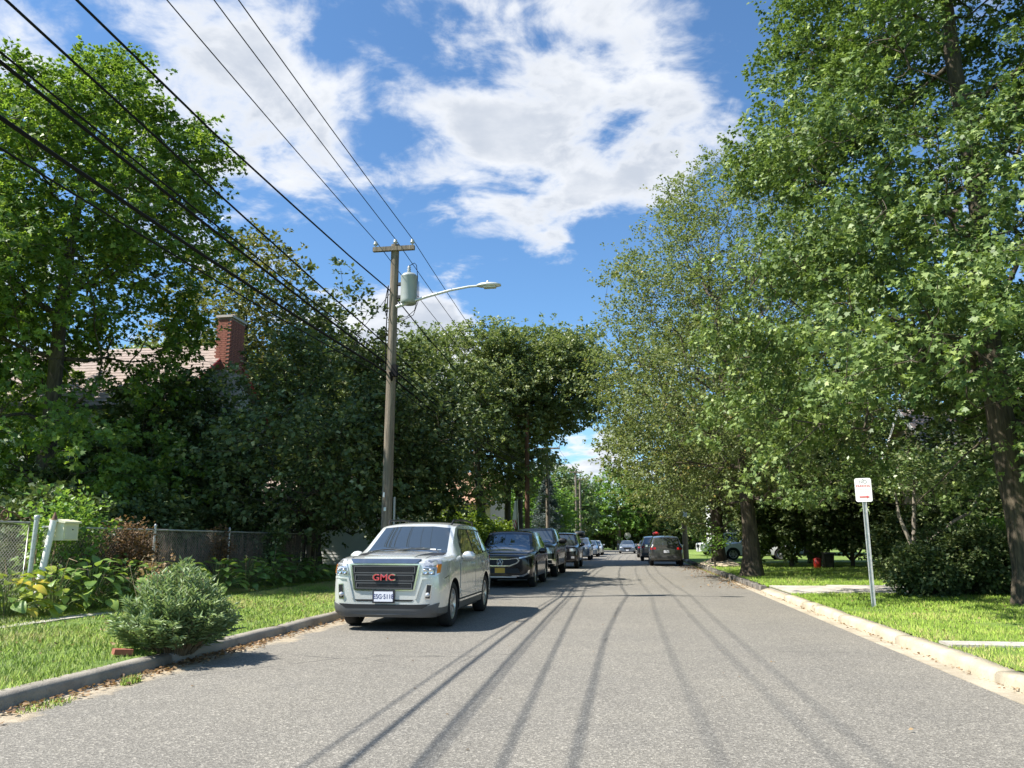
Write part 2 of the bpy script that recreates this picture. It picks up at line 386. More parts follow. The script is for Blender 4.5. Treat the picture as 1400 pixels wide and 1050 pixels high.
me_low = kerb_mesh('kerb_segment', 3.385, prof_low, M_kerb_r)
for y in (-6.2, -3.2, -0.2, 2.8, 5.8, 8.8, 11.8, 14.8): link('kerb_segment', me_kr, kr, (0, y, 0))
link('kerb_segment', kerb_mesh('kerb_segment', 1.985, prof_r, M_kerb_r), kr, (0, 17.8, 0))
link('kerb_segment', me_low, kr, (0, 19.8, 0))
rng = random.Random(5)
mb = MB(); mb.box((0, 0, 0.065), (0.17, 0.255, 0.17), top=0.86, topy=0.9)
me_block = mb.mesh('kerb_block', M_stone)
y = 23.35
while y < 52:
    o = link('kerb_block', me_block, kr, (3.64 + rng.uniform(-.025, .03), y, rng.uniform(-.03, .015)), (rng.uniform(-.06, .06), rng.uniform(-.12, .12), rng.uniform(-.08, .08)))
    y += 0.285 if y < 36 else 0.29
    if 36.5 < y < 37.6 or 42 < y < 44: y += 0.4
me_kf = kerb_mesh('kerb_segment', 2.972, prof_r, M_kerb_l)
y = 52.3
while y < 103: link('kerb_segment', me_kf, kr, (0, y, 0)); y += 3.0
def slab(name, poly, z, h, mat, struct=True):
    mb = MB(); mb.prism(poly, z - h, z, 'z'); o = mb.build(name, mat)
    if struct: o['kind'] = 'structure'
    return o
slab('gutter_right', [(3.325, -20), (3.554, -20), (3.554, 24), (3.46, 30), (3.325, 36)], 0.006, 0.1, M_pan)
slab('gutter_left', [(-5.234, -20), (-5.234, 60), (-5.14, 60), (-5.12, -20)], 0.005, 0.1, M_pan)
slab('path', [(3.79, 10.42), (30, 10.54), (30, 10.92), (3.79, 10.82)], 0.166, 0.15, M_walk)
dv = empty('driveway'); dv['kind'] = 'structure'
for k in range(12):
    x0 = 3.80 + k * 1.52; mb = MB()
    mb.prism([(x0, 19.85), (x0 + 1.505, 19.85), (x0 + 1.505, 23.15), (x0, 23.15)], -0.05, float(zlawn_r(x0)) + 0.028, 'z'); mb.build('slab', M_walk, dv)
sw = empty('sidewalk_left'); sw['kind'] = 'structure'
for k in range(7):
    y0 = 3.0 + k * 1.5; mb = MB()
    mb.prism([(-8.55, y0), (-8.27, y0), (-8.27, y0 + 1.485), (-8.55, y0 + 1.485)], -0.05, 0.262 + (k % 3) * 0.004, 'z'); mb.build('slab', M_walk, sw)

# ------------------------------------------------------------------ grass, litter
def basis(l, n):
    l = l / np.linalg.norm(l, axis=1, keepdims=True)
    n = n - l * np.sum(l * n, axis=1, keepdims=True); n = n / (np.linalg.norm(n, axis=1, keepdims=True) + 1e-9)
    x = np.cross(l, n)
    return x, l, n
def scatter(C, L, N, size, tv, tf):
    """C centres, L leaf axes, N normals, size (n,) or (n,3); tv template verts, tf faces"""
    X, Lx, Nn = basis(L, N); tv = np.asarray(tv, float); k = len(tv)
    size = np.asarray(size)
    if size.ndim == 1: size = np.repeat(size[:, None], 3, 1)
    V = (C[:, None, :] + tv[None, :, 0, None] * (X * size[:, 0:1])[:, None, :] + tv[None, :, 1, None] * (Lx * size[:, 1:2])[:, None, :] + tv[None, :, 2, None] * (Nn * size[:, 2:3])[:, None, :])
    F = (np.asarray(tf)[None] + (np.arange(len(C)) * k)[:, None, None]).reshape(-1, len(tf[0]))
    return V.reshape(-1, 3), F, k
T_BLADE = ([(-.5, 0, 0), (.5, 0, 0), (0, 1, .25)], [(0, 1, 2)])
def fbm2(x, y, s, seed):
    r = np.random.default_rng(seed); out = 0
    for k in range(5):
        a = r.uniform(0, 6.28, 3); f = s * (1.7 ** k)
        out = out + (np.sin(x * f * math.cos(a[0]) + y * f * math.sin(a[0]) + a[1]) * np.sin(x * f * math.cos(a[2]) - y * f * math.sin(a[2]) + a[0])) / (1.3 ** k)
    return out
def grass(name, label, n, xr, yr, zf, hgt, seed, keep=None, dens=None, tb=.45):
    g = np.random.default_rng(seed)
    x = g.uniform(*xr, n); y = yr[0] + (yr[1] - yr[0]) * g.uniform(0, 1, n) ** (1.35 if dens is None else dens)
    f = fbm2(x, y, 1.3, seed)
    k = g.uniform(0, 1, n) < np.clip(0.85 + 0.55 * f, 0.12, 1)
    if keep is not None: k &= keep(x, y)
    x, y, f = x[k], y[k], f[k]; n = len(x)
    C = np.stack([x, y, zf(x) - 0.004], 1)
    L = np.stack([g.normal(0, .42, n), g.normal(0, .42, n), np.ones(n)], 1)
    N = np.stack([g.normal(0, 1, n), g.normal(0, 1, n), g.normal(.3, .3, n)], 1)
    h = hgt * g.uniform(.55, 1.25, n) * (1 + .22 * f); dist = np.hypot(x, y)
    wd = np.clip(0.0085 * dist / 10, .0075, .02) * g.uniform(.7, 1.3, n)
    V, F, kk = scatter(C, L, N, np.stack([wd, h, h], 1), *T_BLADE)
    ti = np.clip(tb + 0.16 * f + .14 * fbm2(x, y, .35, seed + 9) + g.normal(0, .18, n), 0, 1)
    o = link(name, mesh_np(name, V, F, L_grass, np.repeat(ti, kk)))
    return tag(o, label, 'grass', kind='stuff')
def keep_l(x, y): return (~((x > -8.56) & (x < -8.3) & (fbm2(x, y, 1.0, 3) > 0.1))) & (np.hypot(x + 5.55, y - 8.9) > .3)
def keep_r(x, y): return ~((y > 10.44) & (y < 10.88)) & ~((y > 19.83) & (y < 23.17))
grass('grass_verge', 'sunlit green grass verge between left kerb and chain link fence', 170000, (-9.7, -5.36), (3.5, 22), zlawn_l, .058, 1, keep_l, tb=.80)
grass('grass_yard', 'shaded grass of the yard behind the chain link fence', 30000, (-16, -9.7), (8, 26), zlawn_l, .08, 4)
grass('grass_lawn', 'mown green lawn on the right between kerb and driveway', 200000, (3.74, 13.0), (6.5, 24.5), zlawn_r, .055, 2, keep_r, tb=.5)
grass('grass_far_lawn', 'dappled lawn beyond the driveway in front of dark hedge', 50000, (3.8, 16.0), (23.2, 44), zlawn_r, .08, 5, dens=1.0)
T_LEAF = ([(0, 0, 0), (.36, .5, .10), (0, 1, -.04), (-.36, .5, .10)], [(0, 1, 2), (0, 2, 3)])
def litter(name, label, n, fx, fy, seed, z=0.012, size=.05):
    g = np.random.default_rng(seed); x = fx(g, n); y = fy(g, n)
    C = np.stack([x, y, np.full(n, z) + g.uniform(0, .02, n)], 1)
    L = np.stack([g.normal(0, 1, n), g.normal(0, 1, n), g.normal(0, .2, n)], 1)
    N = np.stack([g.normal(0, .4, n), g.normal(0, .4, n), np.ones(n)], 1)
    V, F, k = scatter(C, L, N, size * g.uniform(.5, 1.3, n), *T_LEAF)
    return tag(link(name, mesh_np(name, V, F, L_dry, np.repeat(g.uniform(0, 1, n), k))), label, 'leaves', kind='stuff')
litter('fallen_leaves', 'brown fallen leaves lying in the left gutter', 900, lambda g, n: -5.20 + np.abs(g.normal(0, .11, n)), lambda g, n: 5.6 + np.abs(g.normal(0, 1, n)) ** 1.0 * 2.6 + g.choice([0, 1.6, 3], n), 11, size=.055)
litter('fallen_leaves', 'sparse brown leaf scraps along the pale right gutter', 420, lambda g, n: 3.54 - np.abs(g.normal(0, .05, n)), lambda g, n: g.uniform(6, 34, n), 12, size=.04)
litter('fallen_leaves', 'brown leaves strewn at the roadside under the right trees', 900, lambda g, n: 3.5 - np.abs(g.normal(0, .5, n)), lambda g, n: g.uniform(24, 46, n), 13, size=.07)
litter('fallen_leaves', 'tan leaves dotted over the left grass verge', 240, lambda g, n: g.uniform(-8.6, -5.5, n), lambda g, n: g.uniform(5, 18, n), 15, 0.25, .05)
litter('fallen_leaves', 'tan leaves dotted over the right lawn', 320, lambda g, n: g.uniform(3.9, 11, n), lambda g, n: g.uniform(8, 20, n), 16, 0.19, .05)
litter('fallen_leaves', 'few scattered leaf scraps lying on open asphalt', 46, lambda g, n: g.uniform(-4.8, 3, n), lambda g, n: g.uniform(4.5, 18, n), 14, 0.006, .035)
def weed(label, x, y, n, rad, h, seed):
    g = np.random.default_rng(seed); a = g.uniform(0, 6.28, n); r = rad * np.sqrt(g.uniform(0, 1, n))
    C = np.stack([x + r * np.cos(a) * .6, y + r * np.sin(a) * 1.5, np.full(n, 0.004)], 1)
    L = np.stack([g.normal(0, .5, n), g.normal(0, .5, n), np.ones(n)], 1); N = g.normal(0, 1, (n, 3))
    V, F, k = scatter(C, L, N, np.stack([np.full(n, .008), h * g.uniform(.4, 1.2, n), np.full(n, .05)], 1), *T_BLADE)
    tag(link('weed_tuft', mesh_np('weed_tuft', V, F, L_grass, np.repeat(g.uniform(.2, 1, n), k))), label, 'weed', 'weed tufts in the left gutter')
weed('flat straggly weed tuft in left gutter closest to the camera', -5.02, 6.35, 260, .22, .05, 1)
weed('small upright weed tuft in left gutter before the grey bush', -4.98, 7.45, 220, .10, .09, 2)

# ================================================================== trees
T_OAK = ([(0, 0, 0), (.20, .48, .04), (0, 1, -.08), (-.20, .48, .04), (.62, .66, .02), (.30, .22, .05), (-.62, .66, .02), (-.30, .22, .05)],
         [(0, 1, 2), (0, 2, 3), (0, 5, 4), (0, 6, 7)])
T_OAK = ([(-.17, .0, .0), (.17, .0, .0), (0, 1, -.10), (0, .1, .06), (.20, .42, .06), (.62, .62, -.06), (-.20, .42, .06), (-.62, .62, -.06)],
         [(0, 1, 2), (3, 5, 4), (3, 6, 7)])
T_MAPLE = ([(-.26, .12, .0), (.26, .12, .0), (0, 1, -.08), (0, .0, .05), (.22, .52, .06), (.64, .46, -.05), (-.22, .52, .06), (-.64, .46, -.05)],
         [(0, 1, 2), (3, 5, 4), (3, 6, 7)])
T_STAR = ([(-.27, .08, .04), (.27, .08, .04), (0, 1, -.10), (-.52, .66, -.05), (.52, .66, -.05), (0, -.02, .06)], [(0, 1, 2), (3, 5, 4)])
T_FORK = ([(-.02, 0, 0), (.22, .14, .05), (.34, .96, -.08), (-.22, .14, .05), (.02, 0, 0), (-.34, .96, -.08)], [(0, 1, 2), (3, 4, 5)])
T_OVAL = T_LEAF
def skeleton(trunk, P, bf=0.3, down=0.6):
    """attach points P one by one to the cheapest node of the growing tree"""
    nodes = np.zeros((len(trunk) + len(P), 3)); par = np.full(len(nodes), -1); path = np.zeros(len(nodes))
    nt = len(trunk); nodes[:nt] = trunk
    for i in range(1, nt): par[i] = i - 1; path[i] = path[i - 1] + np.linalg.norm(trunk[i] - trunk[i - 1]) * 0.6
    best = np.full(len(P), 1e9); bp = np.zeros(len(P), int); act = np.ones(len(P), bool)
    def upd(k):
        d = P - nodes[k]; ds = np.sqrt((d * d).sum(1)); c = ds + bf * path[k] + down * np.maximum(0, nodes[k, 2] - P[:, 2])
        b = c < best; best[b] = c[b]; bp[b] = k
    for i in range(nt):
        if i >= nt // 5: upd(i)
    m = nt
    cost = best
    for _ in range(len(P)):
        j = int(np.argmin(np.where(act, cost, 1e12))); act[j] = False
        nodes[m] = P[j]; par[m] = bp[j]; path[m] = path[bp[j]] + np.linalg.norm(P[j] - nodes[bp[j]])
        upd(m); m += 1
    return nodes, par
def frusta(A, B, ra, rb, n):
    d = B - A; d = d / (np.linalg.norm(d, axis=1, keepdims=True) + 1e-9)
    h = np.where(np.abs(d[:, 2:3]) > .9, np.array([[1., 0, 0]]), np.array([[0, 0, 1.]]))
    a = np.cross(d, h); a /= np.linalg.norm(a, axis=1, keepdims=True); b = np.cross(d, a)
    an = 2 * np.pi * np.arange(n) / n
    ring = a[:, None] * np.cos(an)[None, :, None] + b[:, None] * np.sin(an)[None, :, None]
    V = np.concatenate([A[:, None] + ring * ra[:, None, None], B[:, None] + ring * rb[:, None, None]], 1).reshape(-1, 3)
    j = np.arange(n); q = np.stack([j, (j + 1) % n, (j + 1) % n + n, j + n], 1)
    F = (q[None] + (np.arange(len(A)) * 2 * n)[:, None, None]).reshape(-1, 4)
    return V, F
def leaf_cloud(tips, out, g, per, leaf, size, tmpl, droop=.25, spread=.10, upb=.9, tintf=None, tbase=.45):
    n = len(tips) * per
    C = np.repeat(tips, per, 0); O = np.repeat(out, per, 0)
    L = g.normal(0, 1, (n, 3)); L[:, 2] *= .6; L += O * .7; L[:, 2] -= droop
    L /= np.linalg.norm(L, axis=1, keepdims=True)
    C = C + L * spread * g.uniform(0, 1, (n, 1)) + g.normal(0, spread * .5, (n, 3))
    N = g.normal(0, .55, (n, 3)) + O * .35; N[:, 2] += upb
    s = size * g.uniform(.65, 1.2, n)
    V, F, k = scatter(C, L, N, s, *tmpl)
    ti = np.repeat(g.normal(0, .13, len(tips)), per) + g.normal(0, .19, n) + tbase
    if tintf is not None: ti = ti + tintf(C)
    return V, F, np.repeat(np.clip(ti, 0, 1), k)
def tree(name, label, cat, base, prof, trunk_r, n, tips, per, size, tmpl, lmat, bmat=None, seed=1, centre=(0, 0), fork=.75, lean=(0, 0), rpow=.42,
         clump=.42, bf=.3, keep=None, droop=.25, spread=.10, lump=.2, group=None, tintf=None, tbase=.45, upb=.9, twig=.007, stems=1, flare=1.35, down=.6, boughs=0, bsig=(.75, .34), zpow=1.6):
    """prof: (z, radius) of the crown's outline, measured from the ground at the base"""
    g = np.random.default_rng(seed); base = np.array(base, float)
    pz = np.array([p[0] for p in prof]); pr = np.array([p[1] for p in prof]); z0, z1 = pz[0], pz[-1]
    # sample crown points
    zz = np.linspace(z0, z1, 200); cw = np.cumsum(np.interp(zz, pz, pr) ** zpow + .02); cw /= cw[-1]
    ph = g.uniform(0, 6.28, 6); P = []
    cen = []; nb = 0
    while len(P) < n:
        if boughs and len(cen) >= boughs:          # layered boughs: flattened sprays with gaps between them
            b = cen[int(g.integers(len(cen)))]
            q = b + np.clip(g.normal(0, 1, 3), -1.7, 1.7) * np.array([bsig[0], bsig[0], bsig[1]])
            q[2] -= .12 * ((q[0] - b[0]) ** 2 + (q[1] - b[1]) ** 2)
            if q[2] < z0 - .4 or (keep is not None and not keep(q + base)): continue
            P.append(q); continue
        z = float(np.interp(g.uniform(), cw, zz)); a = g.uniform(0, 6.28)
        rr = np.interp(z, pz, pr) * (1 + lump * (.5 * math.sin(3 * a + ph[0] + z * .6) + .35 * math.sin(5 * a + ph[1] - z * .9) + .3 * math.sin(2 * a + ph[2] + z * 1.7)))
        r = rr * g.uniform() ** rpow
        q = np.array([centre[0] + lean[0] * z + r * math.cos(a), centre[1] + lean[1] * z + r * math.sin(a), z + g.normal(0, .12)])
        if keep is not None and not keep(q + base): continue
        if boughs:
            if g.uniform() < .25 or r > rr * .55: cen.append(q)
            continue
        P.append(q)
    P = np.array(P)
    ht = z1 * fork; k = max(6, int(ht / .55)); tz = np.linspace(0, ht, k)
    trunk = np.stack([lean[0] * tz + np.interp(tz, [0, z0, ht], [0, 0, centre[0] * .6]) + .06 * np.sin(tz * .9 + ph[3]), lean[1] * tz + np.interp(tz, [0, z0, ht], [0, 0, centre[1] * .6]) + .06 * np.sin(tz * .7 + ph[4]), tz], 1)
    nodes, par = skeleton(trunk, P, bf, down)
    N = len(nodes); nt = len(trunk); acc = np.zeros(N); order = np.arange(N)[::-1]; e = 2.25
    nchild = np.zeros(N, int); desc = np.ones(N)
    for i in order:
        if acc[i] == 0: acc[i] = twig ** e
        if par[i] >= 0: acc[par[i]] += acc[i]; nchild[par[i]] += 1; desc[par[i]] += desc[i]
    r = acc ** (1 / e); sc = trunk_r / r[min(2, nt - 1)]; r = np.where(r > .02, .02 + (r - .02) * sc, r)
    r[:nt] = np.minimum(r[:nt], trunk_r * np.linspace(1.02, .35, nt)); r[:nt] = np.maximum(r[:nt], trunk_r * np.linspace(1.0, .12, nt))
    r[nt:] = np.minimum(r[nt:], trunk_r * .62)
    root = empty(name, tuple(base)); tag(root, label, cat, group)
    VV = []; FF = []; off = 0
    idx = np.arange(nt, N); pr_ = par[idx]
    A = nodes[pr_]; B = nodes[idx]; rb = r[idx]; ra = np.minimum(r[pr_], rb * 1.5 + .004)
    big = rb > .03
    for msk, ns in ((big, 6), (~big, 3)):
        if msk.any():
            mid = (A[msk] + B[msk]) / 2 + g.normal(0, .05, (msk.sum(), 3)) * np.linalg.norm(B[msk] - A[msk], axis=1, keepdims=True)
            for (p, q, r1, r2) in ((A[msk], mid, ra[msk], (ra[msk] + rb[msk]) / 2), (mid, B[msk], (ra[msk] + rb[msk]) / 2, rb[msk] * .8)):
                v, f = frusta(p, q, r1, r2, ns); VV.append(v); FF.append(f + off); off += len(v)
    # trunk with root flare and ridged section
    ns = 18; an = 2 * np.pi * np.arange(ns) / ns; rings = []
    for i in range(nt):
        fl = 1 + (flare - 1) * math.exp(-tz[i] / .35) * (1 + .35 * np.sin(5 * an + ph[5]))
        rid = 1 + .06 * np.sin(9 * an + ph[0] + tz[i]) + g.normal(0, .03, ns)
        rr = r[i] * fl * rid
        rings.append(np.stack([trunk[i, 0] + rr * np.cos(an), trunk[i, 1] + rr * np.sin(an), np.full(ns, trunk[i, 2] - (.15 if i == 0 else 0))], 1))
    v = np.concatenate(rings); j = np.arange(ns)
    f = np.concatenate([np.stack([i * ns + j, i * ns + (j + 1) % ns, (i + 1) * ns + (j + 1) % ns, (i + 1) * ns + j], 1) for i in range(nt - 1)])
    VV.append(v); FF.append(f + off); off += len(v)
    link('trunk', mesh_np('trunk', np.concatenate(VV), np.concatenate(FF), bmat or M_bark, smooth=True), root)
    # leaves on the outer twigs
    tipn = np.where((desc <= 4) & (np.arange(N) >= nt))[0]
    T0 = nodes[tipn]; m = len(tipn)
    tp = np.repeat(T0, tips, 0) + g.normal(0, clump, (m * tips, 3)) * np.array([1, 1, .62])
    ax = np.stack([centre[0] + lean[0] * tp[:, 2], centre[1] + lean[1] * tp[:, 2], np.interp(tp[:, 2], [z0, z1], [z0 + .35 * (z1 - z0), z0 + .6 * (z1 - z0)])], 1)
    out = tp - ax; out /= np.linalg.norm(out, axis=1, keepdims=True) + 1e-6
    if keep is not None:
        kk = np.array([keep(q + base) for q in tp]); tp = tp[kk]; out = out[kk]
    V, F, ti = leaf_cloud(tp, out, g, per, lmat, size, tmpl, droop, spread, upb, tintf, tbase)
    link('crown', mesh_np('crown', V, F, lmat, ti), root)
    return root
def shrub(name, label, cat, base, rad, n, size, tmpl, lmat, seed=1, per=6, rpow=.3, group=None, stems=7, zc=None, bmat=None, box=False, part='foliage', lump=.25, droop=.1, spread=.08, tbase=.45):
    """low leafy plant: foliage spread through an uneven ellipsoid or box volume, stems inside"""
    g = np.random.default_rng(seed); root = empty(name, base); tag(root, label, cat, group)
    rx, ry, rz = rad; zc = rz * .95 if zc is None else zc
    u = g.normal(0, 1, (n, 3)); u /= np.linalg.norm(u, axis=1, keepdims=True)
    if box: u = u / np.maximum(np.abs(u).max(1, keepdims=True), .0) * (1 - .18 * g.uniform(0, 1, (n, 1)))
    a = np.arctan2(u[:, 1], u[:, 0]); ph = g.uniform(0, 6.28, 4)
    lumpf = 1 + lump * (.5 * np.sin(3 * a + 2 * u[:, 2] + ph[0]) + .4 * np.sin(6 * a - 5 * u[:, 2] + ph[1]) + .3 * np.sin(4 * u[:, 2] * 3 + ph[2]))
    if box: lumpf = 1 + lump * .35 * (np.sin(u[:, 0] * rx * 2.2 + ph[0]) + np.sin(u[:, 1] * ry * 2.6 + ph[1])) * np.maximum(u[:, 2:3], .2).ravel()
    rr = g.uniform(0, 1, n) ** rpow * lumpf
    P = u * rr[:, None] * np.array([rx, ry, rz]) + np.array([0, 0, zc])
    k = P[:, 2] > .04; P = P[k]; u = u[k]
    V, F, ti = leaf_cloud(P, u, g, per, lmat, size, tmpl, droop, spread, tbase=tbase)
    link(part, mesh_np(part, V, F, lmat, ti), root)
    mb = MB()
    for i in range(stems):
        a = g.uniform(0, 6.28); q = g.uniform(.2, .75)
        e = (rx * q * math.cos(a), ry * q * math.sin(a), zc + rz * g.uniform(-.1, .5))
        mb.tube([(e[0] * .25, e[1] * .25, -.05), (e[0] * .6, e[1] * .55, e[2] * .55), e], [.03, .02, .008], 5)
    mb.build('stem', bmat or M_bark, root)
    return root

# ---- left side
_kr = random.Random(77)
def keep_mulberry(q): return not (q[0] < -10.4 and q[2] > 4.7 + 1.1 * max(0, q[0] + 12.2))
def keep_maple(q):          # the crown is thin at mid height on the side of the house
    if q[0] > -12.9 and 4.6 < q[2] < 8.6: return False
    return not (3.3 < q[2] < 7.0 and q[0] > -18.5 and _kr.random() < .25)
maple = tree('maple_tree', 'tall bright green maple behind the mailbox and chain link fence', 'tree', (-15.4, 18.4, .28),
     [(2.3, 2.8), (3.6, 3.8), (6, 3.7), (8, 3.9), (10.5, 3.6), (12.6, 2.9), (14.0, 2.0), (15.0, .8)], .27, 1750, 7, 12, .145, T_STAR, L_maple, seed=3, fork=.72, rpow=.45, clump=.30, lump=.22, keep=keep_maple, boughs=210, bsig=(.6, .42))
tree('maple_tree', 'green maple cut off by the left picture edge beside the tall maple', 'tree', (-21.6, 20.0, .28),
     [(2.0, 3), (4, 4.3), (8, 4.6), (11, 3.4), (13.2, .9)], .22, 600, 6, 9, .22, T_STAR, L_maple, seed=31, fork=.7, clump=.45)
tree('mulberry_tree', 'broad dark glossy tree with several stems behind the utility pole', 'tree', (-9.9, 23.2, .28),
     [(1.3, 2.2), (2.6, 3.8), (4.6, 4.5), (6.4, 3.5), (7.9, 2.1), (9.0, .8)], .15, 1000, 8, 9, .155, T_OVAL, L_dark, seed=7, centre=(-.3, 0), fork=.5, clump=.34, rpow=.5, bf=.1, lump=.3, keep=keep_mulberry, boughs=110, bsig=(.6, .45))
tree('understory_tree', 'dark leafy tree right of the utility pole behind the hedge', 'tree', (-8.1, 27.2, .28),
     [(1.4, 1.2), (2.8, 1.9), (5, 2.3), (7, 1.8), (8.4, .5)], .11, 450, 6, 8, .21, T_OVAL, L_dark, seed=9, fork=.6, clump=.42, lump=.3)
tree('understory_tree', 'dark shrubby tree left of the pole under the glossy crown', 'tree', (-14.2, 22.4, .28),
     [(.6, 1.6), (2, 2.4), (3.8, 2.5), (5.2, 1.9), (6.3, .8)], .10, 560, 6, 8, .20, T_OVAL, L_dark, seed=10, fork=.6, clump=.42, lump=.3)
tree('locust_tree', 'olive and yellowish tree rising behind the brick chimney', 'tree', (-17.2, 32.0, .28),
     [(5, 2.2), (8, 3.1), (11, 3.2), (13.6, 2.4), (15.6, .7)], .25, 520, 6, 8, .22, T_OVAL, L_olive, seed=12, fork=.7, clump=.5, lump=.3)
tree('backyard_tree', 'dark green tree top between chimney and utility pole', 'tree', (-13.8, 33.0, .28),
     [(4, 2.2), (6, 2.8), (8.5, 2.4), (10.3, 1.4), (11.2, .4)], .22, 480, 6, 8, .22, T_OVAL, L_mid, seed=13, fork=.7, clump=.48, lump=.3)
street_oak = tree('street_oak', 'large round crowned tree beyond the hedge, taller of the pair', 'tree', (-9.0, 46.5, .28),
     [(3.6, 2.6), (5.5, 4.2), (8.5, 4.8), (11.5, 4.4), (13.6, 3.2), (14.8, 1.2)], .34, 950, 9, 12, .20, T_OVAL, L_street, seed=15, centre=(-.9, 0), fork=.62, clump=.48, lump=.14, boughs=190, bsig=(.7, .5), zpow=1.2)
tree('street_oak', 'flat topped tree with bare limb reaching over the street', 'tree', (-6.9, 48.6, .28),
     [(8.3, 1.2), (9.1, 3.2), (10.8, 4.0), (12.4, 3.8), (13.6, 2.6), (14.3, 1.0)], .32, 750, 9, 12, .20, T_OVAL, L_street, seed=16, centre=(1.5, 0), fork=.62, clump=.48, lump=.14, boughs=130, bsig=(.7, .45), zpow=1.2)
tree('street_oak', 'leaning grey trunked tree between the two round crowned trees', 'tree', (-7.9, 50.5, .28),
     [(4.6, 1.8), (6.5, 3.2), (9, 3.8), (12.5, 2.4), (14, .8)], .26, 420, 8, 9, .22, T_OVAL, L_street, seed=17, fork=.62, clump=.5)
# ---- right side
def keep_oak(q):
    x, y, z = q
    if z < 3.7 and y < 17.4 and x < 6.3:
        t = x / max(y, .1)                        # keep the sign and the view along the kerb open
        if .20 < t < .40 and z < 3.5: return False
    if y < 10.4: return False
    h = z - 2.3
    if h > 0 and abs(x + .735 * h - 4.5) < .35 and abs(y + .297 * h - 16.05) < .4: return False      # sunlight reaches the sign
    return z > 2.15 + .05 * max(0, 17 - y) * .9
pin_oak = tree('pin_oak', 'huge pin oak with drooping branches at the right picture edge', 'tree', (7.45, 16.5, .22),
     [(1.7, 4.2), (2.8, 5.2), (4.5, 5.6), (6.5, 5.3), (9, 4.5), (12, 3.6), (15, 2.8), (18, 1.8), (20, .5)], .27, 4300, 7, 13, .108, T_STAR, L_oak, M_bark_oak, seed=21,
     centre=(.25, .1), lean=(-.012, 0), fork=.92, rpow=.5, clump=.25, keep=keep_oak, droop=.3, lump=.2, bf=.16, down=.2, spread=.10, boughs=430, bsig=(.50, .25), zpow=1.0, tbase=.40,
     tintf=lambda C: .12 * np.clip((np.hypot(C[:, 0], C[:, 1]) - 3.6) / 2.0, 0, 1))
elm = tree('elm_tree', 'airy olive elm with fine bare twigs beside the curving right kerb', 'tree', (4.25, 29.6, .15),
     [(2.6, 3.4), (4.4, 5.3), (7, 5.6), (10, 5.2), (13, 3.9), (15.4, 2.3), (16.8, .6)], .32, 1900, 9, 9, .112, T_OVAL, L_elm, M_bark_oak, seed=23, fork=.35, clump=.36, rpow=.5, bf=.42, lump=.16, spread=.09, tbase=.42, flare=1.4)
tree('linden_tree', 'olive tree with a yellowing patch above the utility pole', 'tree', (4.5, 42.0, .15),
     [(2.3, 3.2), (4, 5.2), (7, 6.0), (10, 5.2), (12.5, 3.0), (14, .8)], .36, 1100, 8, 8, .18, T_OVAL, L_elm, M_bark, seed=24, fork=.5, clump=.5, lump=.2, tbase=.42,
     tintf=lambda C: .55 * np.exp(-((C[:, 0] + 2.2) ** 2 + (C[:, 1] + 4.5) ** 2) / 3.0 - (C[:, 2] - 4.2) ** 2 / 2.0))
back1 = tree('shade_tree', 'dark tree filling the space behind the red bin', 'tree', (9.5, 43.5, .2),
     [(1.5, 3), (4, 4.4), (8, 4.6), (11, 3), (13, .6)], .28, 650, 7, 7, .26, T_OVAL, L_dark, seed=25, fork=.6, clump=.55, lump=.25)

# ---- more trees: right background and the far end, copies of the kinds above
def tcopy(src, label, loc, rz, sc, group):
    c = copy_tree(src); c.location = loc; c.rotation_euler = (0, 0, rz); c.scale = (sc[0], sc[0], sc[1]); c['label'] = label; c['group'] = group
    return c
tcopy(back1, 'dark tree standing behind the tan house on the right', (16.5, 38, .2), 1.1, (1.05, 1.0), 'background trees')
tcopy(back1, 'dark tree right of the dark hedge row under the pin oak', (12.4, 27.5, .2), 2.3, (.62, .62), 'background trees')
tcopy(back1, 'dark tree at the right edge behind the dark bush', (19.5, 25, .2), 4.0, (.95, .9), 'background trees')
tcopy(back1, 'dark tree over the road behind the row of cars parked on the right', (7.5, 66, .2), .4, (1.0, 1.0), 'background trees')
light_tree = tree('sunny_tree', 'bright green tree with forked pale trunk at the end of the street', 'tree', (-1.8, 118.5, 0),
     [(2.2, 3.0), (4, 4.6), (7, 5.0), (10, 3.6), (12, .8)], .35, 420, 7, 7, .42, T_OVAL, L_light, M_bark_pale, seed=41, fork=.5, clump=.8, lump=.3)
far_tree = tree('far_tree', 'mid green tree at the far end behind the row of poles', 'tree', (-9.5, 100, .3),
     [(1.6, 3.0), (3.6, 4.4), (6.5, 4.6), (9, 3.4), (10.6, .8)], .30, 420, 7, 7, .40, T_OVAL, L_mid, seed=42, fork=.6, clump=.8, lump=.3)
tcopy(far_tree, 'broad far tree closing the street behind the oncoming sedan', (4.5, 122, 0), 1.0, (1.1, .9), 'trees closing the far end')
tcopy(light_tree, 'light green far tree just right of the far poles', (-9.5, 121, 0), 2.0, (1.1, .85), 'trees closing the far end')
tcopy(far_tree, 'far tree on the right beyond the stop sign', (12, 96, .2), 3.0, (1.1, 1.0), 'trees closing the far end')
tcopy(far_tree, 'tall far tree showing above the poles in the gap of sky', (-16, 132, 0), 3.9, (1.3, .95), 'trees closing the far end')
tcopy(light_tree, 'light green roadside tree behind the blue spruce', (-10, 80, .3), 4.4, (.85, .62), 'trees closing the far end')
tcopy(far_tree, 'dark far tree right of the sunny tree at the street end', (14, 125, 0), 5.2, (1.3, 1.1), 'trees closing the far end')
tcopy(far_tree, 'tree seen through the gap above the white SUV', (15, 70, .2), 5.9, (1.2, 1.0), 'background trees')
tcopy(street_oak, 'background tree behind the dark mulberry and hedge', (-21, 50, .3), 2.2, (1.0, .95), 'background trees')
